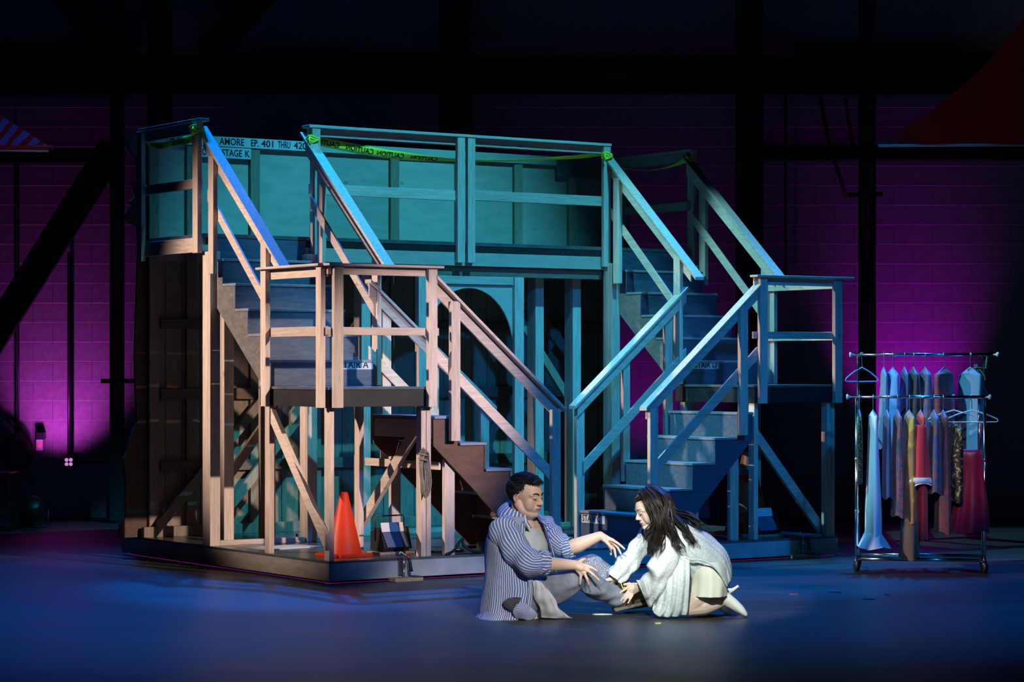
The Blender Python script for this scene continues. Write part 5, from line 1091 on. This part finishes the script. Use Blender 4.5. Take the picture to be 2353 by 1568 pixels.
# pumps
def pump(dy, sh=0):
    Q = lambda x, y, d=0: pp(x+sh, y, dy+d)
    f_ = Vector((.83, 0, -.56)); b_ = Vector((.56, 0, .83))
    bm = loft([(Q(1660, 1368), b_*.010, lat*.020), (Q(1666, 1372), b_*.033, lat*.032), (Q(1680, 1382), b_*.031, lat*.033), (Q(1694, 1394), b_*.029, lat*.036), (Q(1706, 1405), b_*.024, lat*.034), (Q(1714, 1413), b_*.014, lat*.022), (Q(1717, 1416), b_*.004, lat*.008)], 6, 30, capped=True); cloth('pump_shoe', bm, 'pump_white', wom, WO)
    bm = bmesh.new(); tube_bm(bm, cat_rom([Q(1671, 1360), Q(1682, 1357), Q(1690, 1352), Q(1697, 1347)], 4), [.028, .024, .020, .016, .014, .012, .011, .010, .0095, .009, .009, .009, .010], 10); cloth('pump_heel', bm, 'pump_white', wom, WO)
pump(-.112); pump(.115, -34)
# long hair
random.seed(11); bm = bmesh.new()
def w_ok(d): return d.z > (.50 if d.x > .55 else (.15 if d.x > .25 else (-.55 if d.x > -.2 else -.95)))
cap_shell(bm, wc, wR, (.112, .099, .098), w_ok)
guides = [([(1473, 1134, -.07), (1488, 1156, -.118), (1506, 1178, -.13), (1516, 1204, -.14), (1513, 1238, -.21), (1507, 1262, -.24)], 26, 9), ([(1480, 1126, -.06), (1500, 1148, -.125), (1516, 1174, -.135), (1522, 1204, -.145), (1530, 1236, -.21)], 24, 9),
 ([(1476, 1128, -.05), (1483, 1150, -.11), (1500, 1182, -.12), (1508, 1212, -.12), (1500, 1245, -.2), (1497, 1265, -.24), (1507, 1281, -.25)], 26, 9),
 ([(1488, 1121, -.04), (1512, 1148, -.12), (1519, 1185, -.13), (1524, 1225, -.17), (1514, 1255, -.24), (1505, 1278, -.25)], 30, 11),
 ([(1498, 1119, -.02), (1530, 1145, -.11), (1534, 1175, -.13), (1536, 1205, -.16), (1553, 1238, -.23), (1560, 1256, -.25), (1563, 1270, -.25)], 28, 10),
 ([(1505, 1119, 0), (1538, 1148, -.06), (1542, 1178, -.1), (1566, 1205, -.17), (1582, 1232, -.22), (1594, 1251, -.22)], 26, 10),
 ([(1508, 1121, .02), (1540, 1150, .0), (1553, 1176, -.03), (1582, 1181, -.08), (1602, 1197, -.11), (1613, 1214, -.12)], 30, 10),
 ([(1500, 1119, .04), (1536, 1148, .05), (1552, 1178, .03), (1574, 1186, .0), (1592, 1198, -.03), (1603, 1212, -.04)], 22, 9),
 ([(1478, 1130, -.06), (1492, 1160, -.115), (1502, 1195, -.12), (1490, 1222, -.16), (1481, 1242, -.17)], 16, 7),
 ([(1480, 1127, .02), (1490, 1150, .1), (1500, 1190, .12), (1488, 1220, .1), (1482, 1238, .06)], 14, 7),
 ([(1494, 1119, -.03), (1524, 1140, -.10), (1532, 1165, -.13), (1530, 1195, -.15), (1540, 1225, -.2), (1548, 1246, -.24)], 26, 10)]
for g, cnt, spread in guides:
    P_ = cat_rom([pp(x, y, d+.012) for x, y, d in g], 5); tube_bm(bm, P_, [spread*.8/365*max(.04, min(1, 1.2*(1-(i/(len(P_)-1))**1.2))) for i in range(len(P_))], 8)
    for cl in range(int(cnt*.62)):
        cx_, cy_, cd_, ph = random.gauss(0, 1.1), random.gauss(0, 1.1), random.gauss(0, .02), random.random()*6.3; le = random.uniform(-14, 8); fq = random.uniform(7, 11)
        for i in range(17):
            pts = []; ox, oy, od = cx_+random.gauss(0, .22), cy_+random.gauss(0, .22), cd_+random.gauss(0, .006)
            for k, (x, y, d) in enumerate(g):
                f = k/(len(g)-1); am = spread*(.35+.65*f)*.55; wv = (1.5+7*f)*math.sin(ph+f*fq+f*f*5)*f
                pts.append(pp(x+ox*am+wv, y+oy*am*.6+3*f*math.cos(ph*1.7+f*fq)+(le+random.uniform(-5, 5) if k == len(g)-1 else 0), d+od*(.4+f)))
            lock(bm, pts, random.uniform(.0014, .0030), .0006, 4)
for i in range(900):                                         # combed-back strands over the crown
    d = Vector((random.uniform(-.2, .75), random.uniform(-1, 1), random.uniform(.2, 1))).normalized(); rr = Vector((.113, .101, .099)); p = []
    for k in range(4):
        dd = (d+Vector((-.38*k, .0, -.03*k*k))).normalized(); p.append(wc+wR@(Vector((-.014, 0, .034))+Vector((dd.x*rr.x, dd.y*rr.y, dd.z*rr.z))*random.uniform(1.0, 1.03)))
    if d.z > .45 or d.x < .3: lock(bm, p, .0022, .0012, 4)
o = link('hair', bm_mesh(bm), 'hair_brown', wom, True); place(o, WO)
bm = bmesh.new(); tube_bm(bm, cat_rom([wc+wR@Vector(p) for p in ((.01, -.093, .0), (.02, -.086, .06), (.022, -.055, .112), (.022, 0, .137), (.022, .05, .115))], 5), .005, 8); o = cloth('hair_band', bm, 'pearl', wom, WO)
